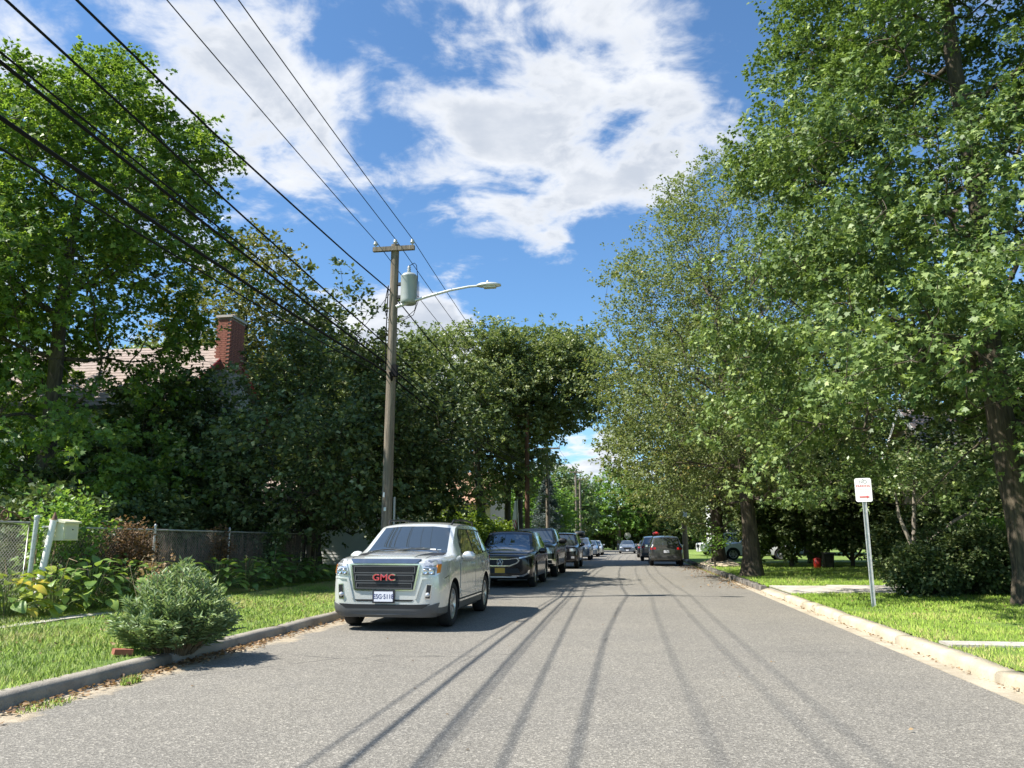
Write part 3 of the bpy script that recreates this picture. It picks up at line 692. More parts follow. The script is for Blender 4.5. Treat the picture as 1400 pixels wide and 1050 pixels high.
tcopy(street_oak, 'background tree between the locust and the round street trees', (-27, 42, .3), 4.2, (1.0, .9), 'background trees')
for i in range(9):
    x = -66 + i * 17 + (i % 3) * 3
    tcopy(far_tree if i % 2 else light_tree, ('%s tree of the wood behind the far cross street' % ['leftmost', 'second', 'third', 'fourth', 'fifth', 'sixth', 'seventh', 'eighth', 'ninth'][i]),
          (x, 142 + (i * 7) % 9, 0), i * 1.3, (1.5, .95), 'wood beyond the cross street')

fh0 = shrub('far_hedge', 'first dark hedge clump behind the far cross street', 'hedge', (-30, 119.5, 0), (4.6, 1.6, 1.5), 1500, .40, T_OVAL, L_dark, 140, 7, .25, 'hedge along the far cross street', 6, lump=.15)
for i in range(1, 9):
    tcopy(fh0, '%s dark hedge clump behind the far cross street' % ['', 'second', 'third', 'fourth', 'fifth', 'sixth', 'seventh', 'eighth', 'ninth'][i], (-30 + i * 7.6, 119.5 + (i % 3) * .5, 0), (i % 4) * .1, (1, 1 + .12 * (i % 3)), 'hedge along the far cross street')
# blue spruce: whorls of drooping needle sprays
def spruce(label, base, h, r, seed):
    g = np.random.default_rng(seed); root = empty('blue_spruce', base); tag(root, label, 'tree')
    mb = MB(); mb.tube([(0, 0, -.1), (0, 0, h * .5), (0, 0, h)], [.14, .09, .02], 8)
    C = []; O = []
    for k in range(26):
        z = .25 + (h - .3) * (k / 26) ** 1.05; rr = r * (1 - z / h) ** .85 + .08
        for a in g.uniform(0, 6.28, 11):
            L = rr * g.uniform(.75, 1.1); d = np.array([math.cos(a), math.sin(a), 0])
            mb.tube([(0, 0, z), tuple(d * L * .6 + np.array([0, 0, z - .05])), tuple(d * L + np.array([0, 0, z - .1 * L]))], [.02, .012, .004], 3, cap=False)
            for q in np.linspace(.25, 1, 7):
                C.append(d * L * q + np.array([0, 0, z - .1 * L * q]) + g.normal(0, .06, 3)); O.append(d)
    mb.build('trunk', M_bark, root)
    C = np.array(C); O = np.array(O)
    V, F, ti = leaf_cloud(C, O, g, 9, None, .17, ([(-.16, 0, 0), (.16, 0, 0), (0, 1, 0)], [(0, 1, 2)]), .15, .08, .6)
    link('crown', mesh_np('crown', V, F, L_spruce, ti), root)
spruce('blue grey spruce beside the second wooden pole on the left', (-6.6, 62, .3), 6.3, 2.0, 5)

# left hedge, vines and plants
for i, (y, rz, lab) in enumerate([(31.5, 1.15, 'yellow green hedge clump right behind the silver SUV roof'), (35.6, 1.2, 'yellow green hedge clump in the middle of the row behind the cars'),
                          (40.0, 1.1, 'yellow green hedge clump at the far end by the flag')]):
    shrub('hedge', lab, 'hedge', (-7.2, y, .28), (1.1, 2.2, rz), 1900, .13, T_OVAL, L_hedge, 50 + i, 7, .25, 'yellow green hedge row', 9, box=False, lump=.3)
shrub('hedge', 'light green roadside shrub before the blue spruce', 'shrub', (-7.0, 53, .28), (1.2, 2.2, 1.0), 1300, .15, T_OVAL, L_light, 58, 7, .25, None, 7)
# right: dark clipped row standing on short trunks
def yew(label, x, y, rx, h, seed):
    root = shrub('yew', label, 'shrub', (x, y, .2), (rx, 1.2, h / 2), 1100, .19, T_OVAL, L_dark, seed, 7, .22, 'dark yew row on short trunks', 0, zc=.62 + h / 2, box=False, lump=.2)
    mb = MB()
    mb.tube([(0, 0, -.1), (.03, 0, .7), (0, .05, 1.6)], [.10, .08, .05], 8)
    for s in (-1, 1): mb.tube([(0, 0, .3), (s * .3, 0, .62), (s * .7, .1, 1.2)], [.06, .05, .03], 6)
    mb.build('trunk', M_bark, root)
    for ch in list(root.children):
        if ch.name.startswith('stem'): bpy.data.objects.remove(ch)
ordn = ['first', 'second', 'third', 'fourth', 'fifth', 'sixth']
for i in range(6):
    yew('%s dark yew of the row, counted from the big elm trunk' % ordn[i], 5.9 + i * 1.25 + .1 * (i % 2), 38.2 - i * .35, .95, 3.6 + .5 * (i % 3), 70 + i)
shrub('evergreen_bush', 'large near black evergreen bush beside the pin oak trunk', 'bush', (7.7, 19.4, .2), (1.15, 1.0, .78), 2000, .10, T_OVAL, L_dark, 80, 7, .22, None, 8, lump=.25)
shrub('evergreen_bush', 'ragged dark bush with low leafy skirt left of the pin oak trunk', 'bush', (6.5, 18.9, .2), (.75, .8, .55), 1200, .09, T_OVAL, L_dark, 81, 7, .25, None, 8, lump=.35)
shrub('evergreen_bush', 'dark bush at the right picture edge behind the pin oak', 'bush', (9.6, 18.8, .2), (1.2, 1.0, .8), 1500, .11, T_OVAL, L_dark, 82, 7, .25, None, 8)
shrub('evergreen_bush', 'dark spreading bush between yew row and driveway end', 'bush', (10.2, 29.2, .2), (1.9, 1.2, 1.2), 1300, .16, T_OVAL, L_dark, 83, 7, .25, None, 8)
# hydrangea with pale flower heads
hy = shrub('hydrangea', 'leafy hydrangea with cream flower heads by the tan house', 'shrub', (10.1, 24.4, .2), (1.1, .9, .9), 900, .13, T_OVAL, L_light, 84, 6, .3, None, 7)
M_cream = pm('petal_cream', (0.62, 0.60, 0.42), .8, bump=.8, bscale=30)
g = np.random.default_rng(8)
mb = MB(); mb.lathe([(.001, -.07), (.06, -.055), (.09, 0), (.07, .05), (.001, .075)], 10); me_fl = mb.mesh('flower_head', M_cream)
for i in range(14):
    a = g.uniform(2.4, 5.6); el = g.uniform(.1, 1.1)
    link('flower_head', me_fl, hy, (1.05 * math.cos(a) * math.cos(el), .88 * math.sin(a) * math.cos(el), .85 + .85 * math.sin(el)))
# old dogwood with pale bent stem
dg = empty('dogwood', (8.1, 23.8, .2)); tag(dg, 'small tree with pale bent trunk behind the dark bush', 'tree')
mb = MB()
mb.tube([(-.25, 0, -.1), (-.2, 0, .8), (-.1, .05, 1.5), (0, .1, 2.3), (.1, .1, 3.2)], [.08, .07, .06, .05, .03], 8)
mb.tube([(-.15, 0, .9), (.5, 0, 1.35), (1.0, .05, 1.75), (1.5, .1, 2.0), (1.9, .1, 2.7)], [.05, .05, .045, .035, .015], 8)
mb.tube([(-.2, 0, 1.0), (-.45, .1, 1.9), (-.5, .1, 2.8)], [.06, .05, .02], 7)
mb.build('trunk', M_bark_pale, dg)
g = np.random.default_rng(9); P = g.normal(0, 1, (420, 3)) * np.array([.9, .7, .45]) + np.array([.3, .2, 3.1])
V, F, ti = leaf_cloud(P, P * 0 + np.array([0, 0, .3]), g, 7, None, .13, T_OVAL); link('crown', mesh_np('crown', V, F, L_mid, ti), dg)
# roadside sapling by the sand patch
sp = empty('sapling', (3.9, 38.5, .14)); tag(sp, 'thin leafy sapling between the pole and dark trunk', 'sapling')
mb = MB()
for i in range(5): mb.tube([(0, 0, -.05), (.1 * math.cos(i * 1.3), .1 * math.sin(i * 1.3), .7), (.35 * math.cos(i * 1.3), .3 * math.sin(i * 1.3), 1.5)], [.02, .014, .005], 5)
mb.build('stem', M_bark, sp)
P = np.random.default_rng(4).normal(0, 1, (60, 3)) * np.array([.3, .25, .35]) + np.array([0, 0, 1.2])
V, F, ti = leaf_cloud(P, P * 0, np.random.default_rng(6), 6, None, .13, T_OVAL); link('foliage', mesh_np('foliage', V, F, L_light, ti), sp)
# sand heap and root mound beside the right pole
M_sand = pm('sand', (0.48, 0.40, 0.28), .95, var=.25, scale=3, bump=.6, bscale=20)
mb = MB(); n = 15; vs = []; fs = []
for j in range(n):
    for i in range(n):
        u, v = i / (n - 1) * 2 - 1, j / (n - 1) * 2 - 1
        vs.append((u * .95, v * 3.2, .14 + .32 * max(0, 1 - u * u) * max(0, 1 - v * v) * (1 + .3 * math.sin(4 * v + 3 * u)) - (.1 if max(abs(u), abs(v)) > .99 else 0)))
for j in range(n - 1):
    for i in range(n - 1): fs.append((j * n + i, j * n + i + 1, (j + 1) * n + i + 1, (j + 1) * n + i))
mb.add(vs, fs, True)
tag(mb.build('sand_heap', M_sand, None, (4.55, 42.5, 0)), 'low heap of pale sand on the right verge by the pole', 'sand')

# ---- grey green spiky bush at the left kerb
def spiky_bush():
    g = np.random.default_rng(90); root = empty('spiky_bush', (-5.40, 8.85, .10)); tag(root, 'grey green bush of upright narrow leaves spilling over the left kerb', 'bush')
    mb = MB(); C = []; L = []; S = []; TI = []
    ns = 480
    for i in range(ns):
        a = g.uniform(0, 6.28); q = math.sqrt(g.uniform()); bx, by = .36 * q * math.cos(a), .40 * q * math.sin(a)
        out = np.array([math.cos(a), math.sin(a), 0]); lean = q * g.uniform(.1, 1.1)
        h = (.98 - .28 * q ** 2) * g.uniform(.55, 1.12)
        tip = np.array([bx, by, 0]) + out * lean * .40 + np.array([0, 0, h * (1 - .5 * lean * q)])
        mid = np.array([bx, by, 0]) + out * lean * .2 + np.array([0, 0, h * .5])
        mb.tube([(bx * .6, by * .6, -.02), tuple(mid), tuple(tip)], [.006, .005, .002], 3, cap=False)
        m = 30
        for k in range(m):
            t = .22 + .8 * k / m
            p = mid * (1 - t) * 1.0 + tip * t if t > .5 else np.array([bx * .6, by * .6, 0]) * (1 - 2 * t) + mid * 2 * t
            p = (np.array([bx, by, 0]) * (1 - t) ** 2 + 2 * mid * t * (1 - t) + tip * t * t)
            an = k * 2.4 + i; ax = tip - mid; ax /= np.linalg.norm(ax)
            s = np.array([math.cos(an), math.sin(an), .0]); C.append(p); L.append(ax * g.uniform(.5, 1.1) + s * .75); S.append((.026, .115 * g.uniform(.7, 1.3) * (1.1 - .35 * t), .1)); TI.append(.28 + .35 * t + g.normal(0, .12))
    mb.build('stem', pm('stem_straw', (.22, .17, .10), .9), root)
    V, F, k = scatter(np.array(C), np.array(L), g.normal(0, .6, (len(C), 3)) + np.array([0, 0, .8]), np.array(S), [(0, 0, 0), (.5, .45, .1), (0, 1, -.1), (-.5, .45, .1)], [(0, 1, 2), (0, 2, 3)])
    link('foliage', mesh_np('foliage', V, F, L_lav, np.repeat(np.clip(TI, 0, 1), k)), root)
spiky_bush()
# dry stalks leaning beside it
ds = empty('dry_stalks', (-6.55, 9.75, .18)); tag(ds, 'bundle of dry straw coloured stalks leaning beside the grey bush', 'dead plant')
g = np.random.default_rng(91); M_straw = pm('straw', (.44, .34, .20), .9, var=.3, scale=20)
for i in range(22):
    mb = MB(); a = g.uniform(-.3, .9); l = g.uniform(.5, 1.05)
    x0, y0 = g.normal(0, .08), g.normal(0, .1)
    mb.tube([(x0, y0, 0), (x0 + .12 * l + g.normal(0, .04), y0 + g.normal(0, .05), l * .5), (x0 + .42 * l * a + g.normal(0, .05), y0 + g.normal(0, .1), l * .92)], [.006, .005, .003], 4, cap=False)
    mb.build('stalk', M_straw, ds)
P = g.normal(0, .09, (60, 3)) * np.array([1.5, 1.5, 1]) + np.array([.25, 0, .8]); P = np.concatenate([P, g.normal(0, .16, (90, 3)) * np.array([1.3, 1.3, .5]) + np.array([0, 0, .12])])
V, F, ti = leaf_cloud(P, P * 0, g, 4, None, .05, T_OVAL); link('seed_heads', mesh_np('seed_heads', V, F, L_dry, np.clip(ti + .3, 0, 1)), ds)['kind'] = 'stuff'
br = MB(); br.box((0, 0, .03), (.2, .1, .06), top=.97)
tag(br.build('paver_brick', pm('brick_red', (.30, .10, .06), .85, var=.25, scale=15, bump=.4), None, (-5.62, 8.2, .16), (.05, .1, .9)), 'single red brick lying under the grey bush', 'brick')

# ---- hostas: each leaf its own piece
def hosta_leaf(mat_t, k):
    mb = MB(); n = 7; vs = []; fs = []
    for i in range(n):
        t = i / (n - 1); wd = .42 * math.sin(math.pi * min(1, t * .92 + .05)) ** .8 * (1 - .25 * t); z = .10 * math.sin(t * 2.2) - .42 * t * t
        y = t * (1 - .12 * t)
        vs += [(-wd, y, z + .13 * wd), (-wd * .5, y + .01, z + .035), (0, y, z), (wd * .5, y + .01, z + .035), (wd, y, z + .13 * wd)]
    for i in range(n - 1):
        for j in range(4): fs.append((i * 5 + j, i * 5 + j + 1, i * 5 + j + 6, i * 5 + j + 5))
    mb.add(vs, fs, True); me = mb.mesh('leaf', L_hosta)
    at = me.attributes.new('tint', 'FLOAT', 'POINT'); g = np.random.default_rng(k)
    at.data.foreach_set('value', np.clip(mat_t + g.normal(0, .05, len(me.vertices)), 0, 1).astype(np.float32))
    return me
HL = [hosta_leaf(t, i) for i, t in enumerate((.18, .30, .40, .48, .56, .72, .92))]
def hosta(label, x, y, r, n, pick, seed):
    g = np.random.default_rng(seed); root = empty('hosta', (x, y, .26)); tag(root, label, 'hosta', 'hostas along the chain link fence')
    mb = MB(); n = int(n * 1.5)
    for i in range(n):
        q = math.sqrt((i + .5) / n); a = i * 2.4 + g.normal(0, .2); rr = r * q
        zz = .52 * (1 - q * q) * r / .6 + .12 + g.uniform(0, .06); px, py = rr * .8 * math.cos(a), rr * .8 * math.sin(a)
        s = g.uniform(.17, .27) * (.8 + .3 * q)
        o = link('leaf', HL[int(g.choice(pick))], root, (px, py, zz), (R(38) * (1 - q) + g.normal(0, .16) - .1, g.normal(0, .25), a - math.pi / 2)); o.scale = (s * .95, s * 1.25, s)
        mb.tube([(px * .15, py * .15, -.03), (px * .6, py * .6, zz * .8), (px, py, zz)], .006, 3, cap=False)
    mb.build('petiole', pm('petiole_green', (.16, .22, .06), .6), root)
    for i in range(int(g.integers(2, 5))):
        a = g.uniform(0, 6.28); h = g.uniform(.55, .95); b = MB(); d = g.normal(0, .16, 2)
        b.tube([(.05 * math.cos(a), .05 * math.sin(a), 0), (d[0] * .5, d[1] * .5, h * .6), (d[0], d[1], h), (d[0] * 1.5 + .06, d[1] * 1.5, h * .95)], [.006, .005, .004, .002], 4, cap=False)
        b.build('flower_stalk', M_straw, root)
H = [('yellowing hosta clump at the left picture edge', -9.2, 10.6, .55, 34, [3, 4, 5, 6, 5]), ('hosta with yellow leaves below the gate post', -9.0, 11.3, .6, 36, [3, 4, 5, 5, 2]),
     ('broad green hosta below the mailbox', -8.95, 12.1, .72, 44, [1, 2, 3, 4, 3]), ('green hosta right of the mailbox hosta', -9.0, 13.0, .68, 40, [0, 1, 2, 3, 4]),
     ('hosta half hidden behind the dry stalks', -9.1, 13.9, .6, 32, [2, 3, 4]), ('hosta behind the top of the grey bush', -9.05, 15.0, .62, 34, [2, 3, 4, 5]),
     ('hosta just right of the grey bush top', -9.0, 16.2, .66, 36, [2, 3, 4]), ('fourth hosta from the fence end post', -8.95, 17.4, .68, 36, [1, 2, 3]),
     ('third hosta from the fence end post', -8.9, 18.6, .7, 36, [0, 1, 2, 3]), ('second hosta from the fence end post', -8.85, 19.8, .66, 34, [0, 1, 2]),
     ('shaded last hosta in front of the fence end post', -8.8, 21.0, .6, 30, [0, 1])]
for i, h in enumerate(H): hosta(*h, 100 + i)

# ================================================================== fence, mailbox, yard
M_galv = pm('galvanised', (.55, .55, .53), .5, .6, var=.2, scale=18)
M_wire = pm('fence_wire', (.46, .43, .39), .5, .3, var=.25, scale=9)
M_white = pm('white_paint', (.78, .77, .72), .6, var=.08, scale=8, bump=.15)
M_rust = pm('rusty_iron', (.16, .09, .06), .85, .2, var=.4, scale=30)
def chain_link(y0, y1, z0, z1, step=.062):
    mb = MB(); r = .0028; h = z1 - z0
    A = []; B = []
    k = y0 - h
    while k < y1:
        for s in (1, -1):
            a = (k, z0) if s > 0 else (k, z1); b = (k + h, z1) if s > 0 else (k + h, z0)
            t0 = max(0, (y0 - a[0]) / h); t1 = min(1, (y1 - a[0]) / h)
            if t1 > t0 + .02:
                A.append((s * .002, a[0] + h * t0, a[1] + (b[1] - a[1]) * t0)); B.append((s * .002, a[0] + h * t1, a[1] + (b[1] - a[1]) * t1))
        k += step
    A = np.array(A); B = np.array(B); rr = np.full(len(A), r)
    return frusta(A, B, rr, rr, 4)
fe = empty('chain_link_fence', (-9.6, 0, .28)); tag(fe, 'grey chain link fence with top rail running behind the hostas', 'fence')
V, F = chain_link(11.62, 22.1, .06, 1.32, .075); link('chain_mesh', mesh_np('chain_mesh', V, F, pm('fence_wire_weathered', (.34, .30, .25), .6, .2, var=.3, scale=9)), fe)
mb = MB(); mb.tube([(0, 11.6, 1.34), (0, 22.2, 1.31)], .018, 8); mb.build('top_rail', M_galv, fe)
for y, h in ((14.7, 1.40), (17.7, 1.38), (20.3, 1.38)):
    mb = MB(); mb.tube([(0, y, -.3), (0, y, h)], .024, 8); mb.lathe([(.03, h), (.03, h + .02), (.012, h + .05), (.001, h + .055)], 8, c=(0, y, 0)); mb.build('fence_post', M_galv, fe)
ga = empty('chain_link_gate', (-9.6, 0, .28)); tag(ga, 'chain link gate with scrolled iron top at the left picture edge', 'gate')
V, F = chain_link(8.6, 11.28, .08, 1.36); link('chain_mesh', mesh_np('chain_mesh', V, F, M_wire), ga)
mb = MB(); mb.tube([(0, 8.6, .1), (0, 8.6, 1.4), (0, 11.3, 1.40), (0, 11.3, .1), (0, 8.6, .1)], .02, 8); mb.build('gate_frame', M_galv, ga)
mb = MB(); mb.tube([(.01, 11.42, -.3), (0, 11.45, 1.50)], .036, 10); mb.lathe([(.042, 1.46), (.046, 1.50), (.040, 1.52), (.001, 1.53)], 10, c=(0, 11.45, 0)); mb.build('gate_post', M_galv, ga)
mb = MB(); sp_ = []
for i in range(26):
    t = i / 25; a = 5.2 - t * 8.4; rr = .03 + .07 * t; sp_.append((.0, 10.75 + rr * math.cos(a) + .05 * t, 1.52 + rr * math.sin(a)))
mb.tube(sp_, .012, 6); mb.tube([(0, 10.8, 1.56), (0, 10.95, 1.55), (0, 11.1, 1.47), (0, 11.2, 1.43)], .011, 6); mb.tube([(0, 11.15, 1.43), (0, 11.2, 1.47), (0, 11.28, 1.48), (0, 11.36, 1.45)], .010, 6)
mb.tube([(0, 10.66, 1.42), (0, 10.62, 1.54), (0, 10.66, 1.62), (0, 10.72, 1.62)], .013, 6); mb.build('iron_scroll', M_rust, ga)
# mailbox
mx = empty('mailbox', (-9.5, 11.98, .28)); tag(mx, 'cream metal mailbox on a leaning white post at the fence', 'mailbox')
M_cream2 = pm('cream_paint', (.74, .70, .50), .45, var=.06, scale=6, coat=.1)
mb = MB(); mb.tube([(-.02, -.52, -.3), (-.04, -.22, 1.44)], [.055, .052], 10, smooth=True); mb.build('post', M_white, mx)
mb = MB(); mb.lathe([(.05, 1.46), (.035, 1.50), (.012, 1.58), (.001, 1.585)], 8, c=(-.045, -.2, 0)); mb.build('finial', M_rust, mx)
mb = MB(); mb.prism([(-.13, 1.12), (.13, 1.12), (.13, 1.40), (-.13, 1.44)], -.175, .175, 'y'); mb.build('box', M_cream2, mx)
mb = MB(); mb.prism([(-.15, 1.445), (.16, 1.402), (.16, 1.432), (-.02, 1.475), (-.15, 1.475)], -.20, .20, 'y'); mb.build('lid', M_cream2, mx)
dr = MB().box((.134, 0, 1.245), (.012, .28, .21)).build('door', pm('door_pale', (.64, .63, .52), .4, var=.05), mx)
MB().lathe([(.001, 0), (.012, 0), (.012, .008), (.001, .008)], 10, 'x', (.141, .02, 1.30)).build('lock', pm('black_metal', (.012, .012, .012), .4), dr)
# plants on and behind the fence
shrub('vine', 'pale green leafy vine heaped on the fence behind the mailbox', 'vine', (-9.95, 12.65, .28), (.45, .85, .85), 520, .10, T_OVAL, L_light, 110, 6, .3, None, 8, zc=1.1, lump=.4, spread=.12, tbase=.6)
shrub('vine', 'small green vine on the fence above the far hostas', 'vine', (-9.55, 19.9, .28), (.3, .5, .5), 180, .10, T_OVAL, L_mid, 111, 6, .3, None, 5, zc=1.0)
shrub('dead_vine', 'brown withered vine matted on the fence right of the mailbox', 'dead vine', (-9.65, 14.0, .28), (.22, .8, .62), 620, .07, T_OVAL, L_dry, 112, 5, .4, None, 10, zc=.85, lump=.35, tbase=.3)
shrub('dead_vine', 'brown withered vine on the fence middle post', 'dead vine', (-9.65, 17.3, .28), (.2, .45, .55), 260, .07, T_OVAL, L_dry, 113, 5, .4, None, 8, zc=.85, lump=.35, tbase=.3)
g = np.random.default_rng(115); n = 900
y = g.uniform(11.9, 22, n); A = np.stack([-9.7 - np.abs(g.normal(0, .18, n)), y, np.full(n, .25)], 1); h = g.uniform(.5, 1.35, n)
B = A + np.stack([g.normal(0, .06, n), g.normal(0, .12, n), h], 1)
V, F = frusta(A, B, np.full(n, .010), np.full(n, .006), 3)
tag(link('dry_stems', mesh_np('dry_stems', V, F, pm('dry_stem_brown', (.26, .18, .11), .9, var=.4, scale=8))), 'thin dry brown stems standing close behind the chain link', 'dead stems', kind='stuff')
for i, (x, y, r, h, lab) in enumerate([(-11.6, 14.2, 1.1, 1.1, 'dark shrub in deep shade behind the mailbox vine'), (-11.4, 17.2, 1.2, 1.2, 'dark shrub in shade behind the middle of the fence'), (-11.3, 20.0, 1.1, 1.1, 'dark shrub in shade left of the plank fence'),
                                  (-14.8, 18.6, 1.4, 1.7, 'dark shrub under the tall maple before the white house')]):
    shrub('yard_shrub', lab, 'shrub', (x, y, .28), (r, 1.5, h), 900, .15, T_OVAL, L_dark, 120 + i, 7, .3, 'dark shrubs behind the fence', 6)
# plank fence across the yard end
M_plank = pm('plank_shade_tone', (.075, .06, .048), .9, var=.35, scale=5, bump=.5)  # boards are this dark because the yard's shade is put into their colour
pf = empty('plank_fence', (-9.7, 22.6, .28)); tag(pf, 'plank fence behind the last hostas, coloured dark for shade', 'fence')
rg = random.Random(3); pmsh = [MB().box((0, 0, .72), (.135, .022, 1.44 + d), top=.96).mesh('plank', M_plank) for d in (0, .03, -.03)]
for i in range(26): link('plank', rg.choice(pmsh), pf, (-.12 - i * .145, rg.uniform(-.006, .006), rg.uniform(-.01, .01)), (0, rg.uniform(-.01, .01), 0))
for z in (.35, 1.15): MB().box((-1.9, .03, z), (3.9, .05, .09)).build('fence_rail', M_plank, pf)
MB().box((.05, .03, .7), (.10, .10, 1.55), top=.9).build('fence_post', pm('post_wood', (.20, .16, .11), .9, var=.3, bump=.4), pf)

# ================================================================== houses
M_siding = pm('white_siding', (.66, .66, .63), .6, var=.06, scale=3)
M_shingle = pm('roof_shingle', (.30, .235, .20), .9, var=.28, scale=9, bump=.5)
M_glassw = pm('window_glass', (.02, .025, .03), .08, var=.1, spec=.7)
M_red = pm('red_trim', (.36, .05, .045), .5, var=.1)
M_brick = pm('chimney_brick', (.30, .11, .075), .88, var=.35, scale=2.6, bump=.5)
M_mortar = pm('mortar', (.36, .31, .27), .95, var=.15, scale=20)
M_dark = pm('dark_trim', (.03, .03, .03), .6)
def window(parent, c, w_, h_, axis, sgn):
    """framed sash window on a wall facing axis*sgn"""
    def bx(n, u, z, du, dz, off, th, mat, par):
        cc = (c[0] + u, c[1] + sgn * off, c[2] + z) if axis == 'y' else (c[0] + sgn * off, c[1] + u, c[2] + z)
        dd = (du, th, dz) if axis == 'y' else (th, du, dz)
        return MB().box(cc, dd).build(n, mat, par)
    f = bx('window', 0, 0, w_ - .14, h_ - .14, .03, .03, M_glassw, parent)
    for s in (-1, 1): bx('window_frame', s * (w_ / 2 - .045), 0, .09, h_, .05, .05, M_white, f)
    for s in (-1, 1): bx('window_frame', 0, s * (h_ / 2 - .045), w_ - .19, .09, .048, .05, M_white, f)
    bx('muntin', 0, 0, w_ - .2, .05, .052, .03, M_white, f); bx('sill', 0, -h_ / 2 - .03, w_ + .1, .05, .07, .1, M_white, f)
def house(name, label, x0, x1, y0, y1, ze, zr, ridge, siding, roofm, trim, lap=.15, zb=.1):
    """gabled house, ridge along x or y; clapboards on the faces towards the street"""
    root = empty(name, ((x0 + x1) / 2, (y0 + y1) / 2, zb)); tag(root, label, 'house')
    cx, cy = (x0 + x1) / 2, (y0 + y1) / 2; root_off = Vector((cx, cy, zb))
    def P(mb, n, mat, par=root):
        mb.v = [(v[0] - cx, v[1] - cy, v[2] - zb) for v in mb.v] if par is root else mb.v
        return mb.build(n, mat, par)
    mb = MB()
    if ridge == 'x': mb.prism([(y0, zb), (y1, zb), (y1, ze), ((y0 + y1) / 2, zr - .12), (y0, ze)], x0, x1, 'x')
    else: mb.prism([(x0, zb), (x1, zb), (x1, ze), ((x0 + x1) / 2, zr - .12), (x0, ze)], y0, y1, 'y')
    P(mb, 'wall', siding)
    z = zb + .25; k = 0
    def half(z, a, b):
        if z <= ze: return a, b
        t = (z - ze) / (zr - .12 - ze); m_ = (a + b) / 2
        return a + (m_ - a) * t, b + (m_ - b) * t
    top = zr - .35
    while z < top:
        if ridge == 'x':
            if z < ze - .1: P(MB().prism([(y0 - .022, z), (y0 - .004, z + lap), (y0 + .01, z + lap), (y0 + .01, z)], x0, x1, 'x'), 'clapboard', siding)
            a, b = half(z + lap, y0, y1); P(MB().prism([(x1 + .022, z), (x1 + .004, z + lap), (x1 - .01, z + lap), (x1 - .01, z)], a, b, 'y'), 'clapboard', siding)
        else:
            a, b = half(z + lap, x0, x1); P(MB().prism([(y0 - .022, z), (y0 - .004, z + lap), (y0 + .01, z + lap), (y0 + .01, z)], a, b, 'x'), 'clapboard', siding)
            if z < ze - .1:
                P(MB().prism([(x0 - .022, z), (x0 - .004, z + lap), (x0 + .01, z + lap), (x0 + .01, z)], y0, y1, 'y'), 'clapboard', siding)
        z += lap; k += 1
    # roof of overlapping shingle courses
    ov = .4; a0, a1, b0, b1 = (y0, y1, x0, x1) if ridge == 'x' else (x0, x1, y0, y1); m_ = (a0 + a1) / 2; run = m_ - a0
    rise = (zr - ze) / run
    rf = P(MB().prism([(a0 - ov, ze - ov * rise), (m_, zr), (a1 + ov, ze - ov * rise), (a1 + ov, ze - ov * rise - .12), (m_, zr - .14), (a0 - ov, ze - ov * rise - .12)], b0 - .3, b1 + .3, ridge), 'roof', roofm)
    nc = int((run + ov) / .2)
    for s in (0, 1):
        for i in range(nc):
            t0 = i / nc; t1 = (i + 1.15) / nc
            def q(t, dz):
                a = (a0 - ov + (run + ov) * t) if s == 0 else (a1 + ov - (run + ov) * t)
                return (a, ze - ov * rise + (zr - ze + ov * rise) * min(t, 1.0) + dz)
            pl_ = [q(t0, .045), q(min(t1, 1), .018), q(min(t1, 1), .004), q(t0, .004)]
            o = P(MB().prism(pl_, b0 - .3, b1 + .3, ridge), 'shingle_course', roofm)
            o.parent = rf; 
    for s in (b0 - .32, b1 + .30):
        for e in (0, 1):
            aa = a0 - ov if e == 0 else a1 + ov
            o = P(MB().prism([(aa, ze - ov * rise - .02), (m_, zr + .03), (m_, zr - .19), (aa, ze - ov * rise - .22)], s, s + .03, ridge), 'rake_board', trim)
    if ridge == 'x': P(MB().box((cx, y0 - ov - .04, ze - ov * rise - .06), (x1 - x0 + .6, .09, .12)), 'gutter', M_dark)
    return root, (cx, cy, zb)
hw, hc = house('clapboard_house', 'white clapboard house with brown shingle roof behind the tall maple', -27.0, -15.75, 24.3, 31.3, 6.3, 9.05, 'x', M_siding, M_shingle, M_red)
for (x, z, w_, h_) in ((-16.75, 4.0, .8, 1.35), (-19.2, 4.4, 1.0, 1.4), (-22.5, 4.0, 1.0, 1.4), (-17.2, 1.6, .9, 1.3), (-20.5, 1.6, 1.0, 1.3)):
    window(hw, (x - hc[0], 24.3 - hc[1], z - hc[2]), w_, h_, 'y', -1)
ch = empty('chimney', (-15.35 - hc[0], 27.3 - hc[1], 0)); ch.parent = hw
MB().box((0, 0, 4.9), (.52, 1.02, 9.8)).build('core', M_mortar, ch)
brick_a = MB().box((0, 0, 0), (.205, .05, .062), top=.985).mesh('brick', M_brick); brick_b = MB().box((0, 0, 0), (.05, .205, .062), top=.985).mesh('brick', M_brick)
rg = random.Random(8)
for k in range(27):
    z = 7.75 + k * .0745; o_ = (k % 2) * .107
    for i in range(3):
        u = -.20 + i * .215 - o_ * .55
        if u < .22: link('brick', brick_a, ch, (u + .03, -.508, z), (0, 0, 0))
    for i in range(5):
        u = -.43 + i * .215 - o_ * .5
        link('brick', brick_b, ch, (.258, u + .04, z))
MB().box((0, 0, 9.84), (.68, 1.18, .09)).build('cap', pm('cap_stone', (.55, .50, .44), .9), ch)
MB().lathe([(.12, 9.88), (.11, 10.08), (.09, 10.08), (.09, 9.9)], 12, c=(0, .1, 0)).build('flue', pm('flue_clay', (.42, .3, .22), .9), ch)
gr, gc = house('garage', 'small white sided garage glimpsed behind the dark multi stem tree', -17.2, -11.6, 34, 39, 3.1, 4.8, 'x', M_siding, M_shingle, M_white)
window(gr, (-14.9 - gc[0], 34 - gc[1], 1.9 - gc[2]), .8, .9, 'y', -1)
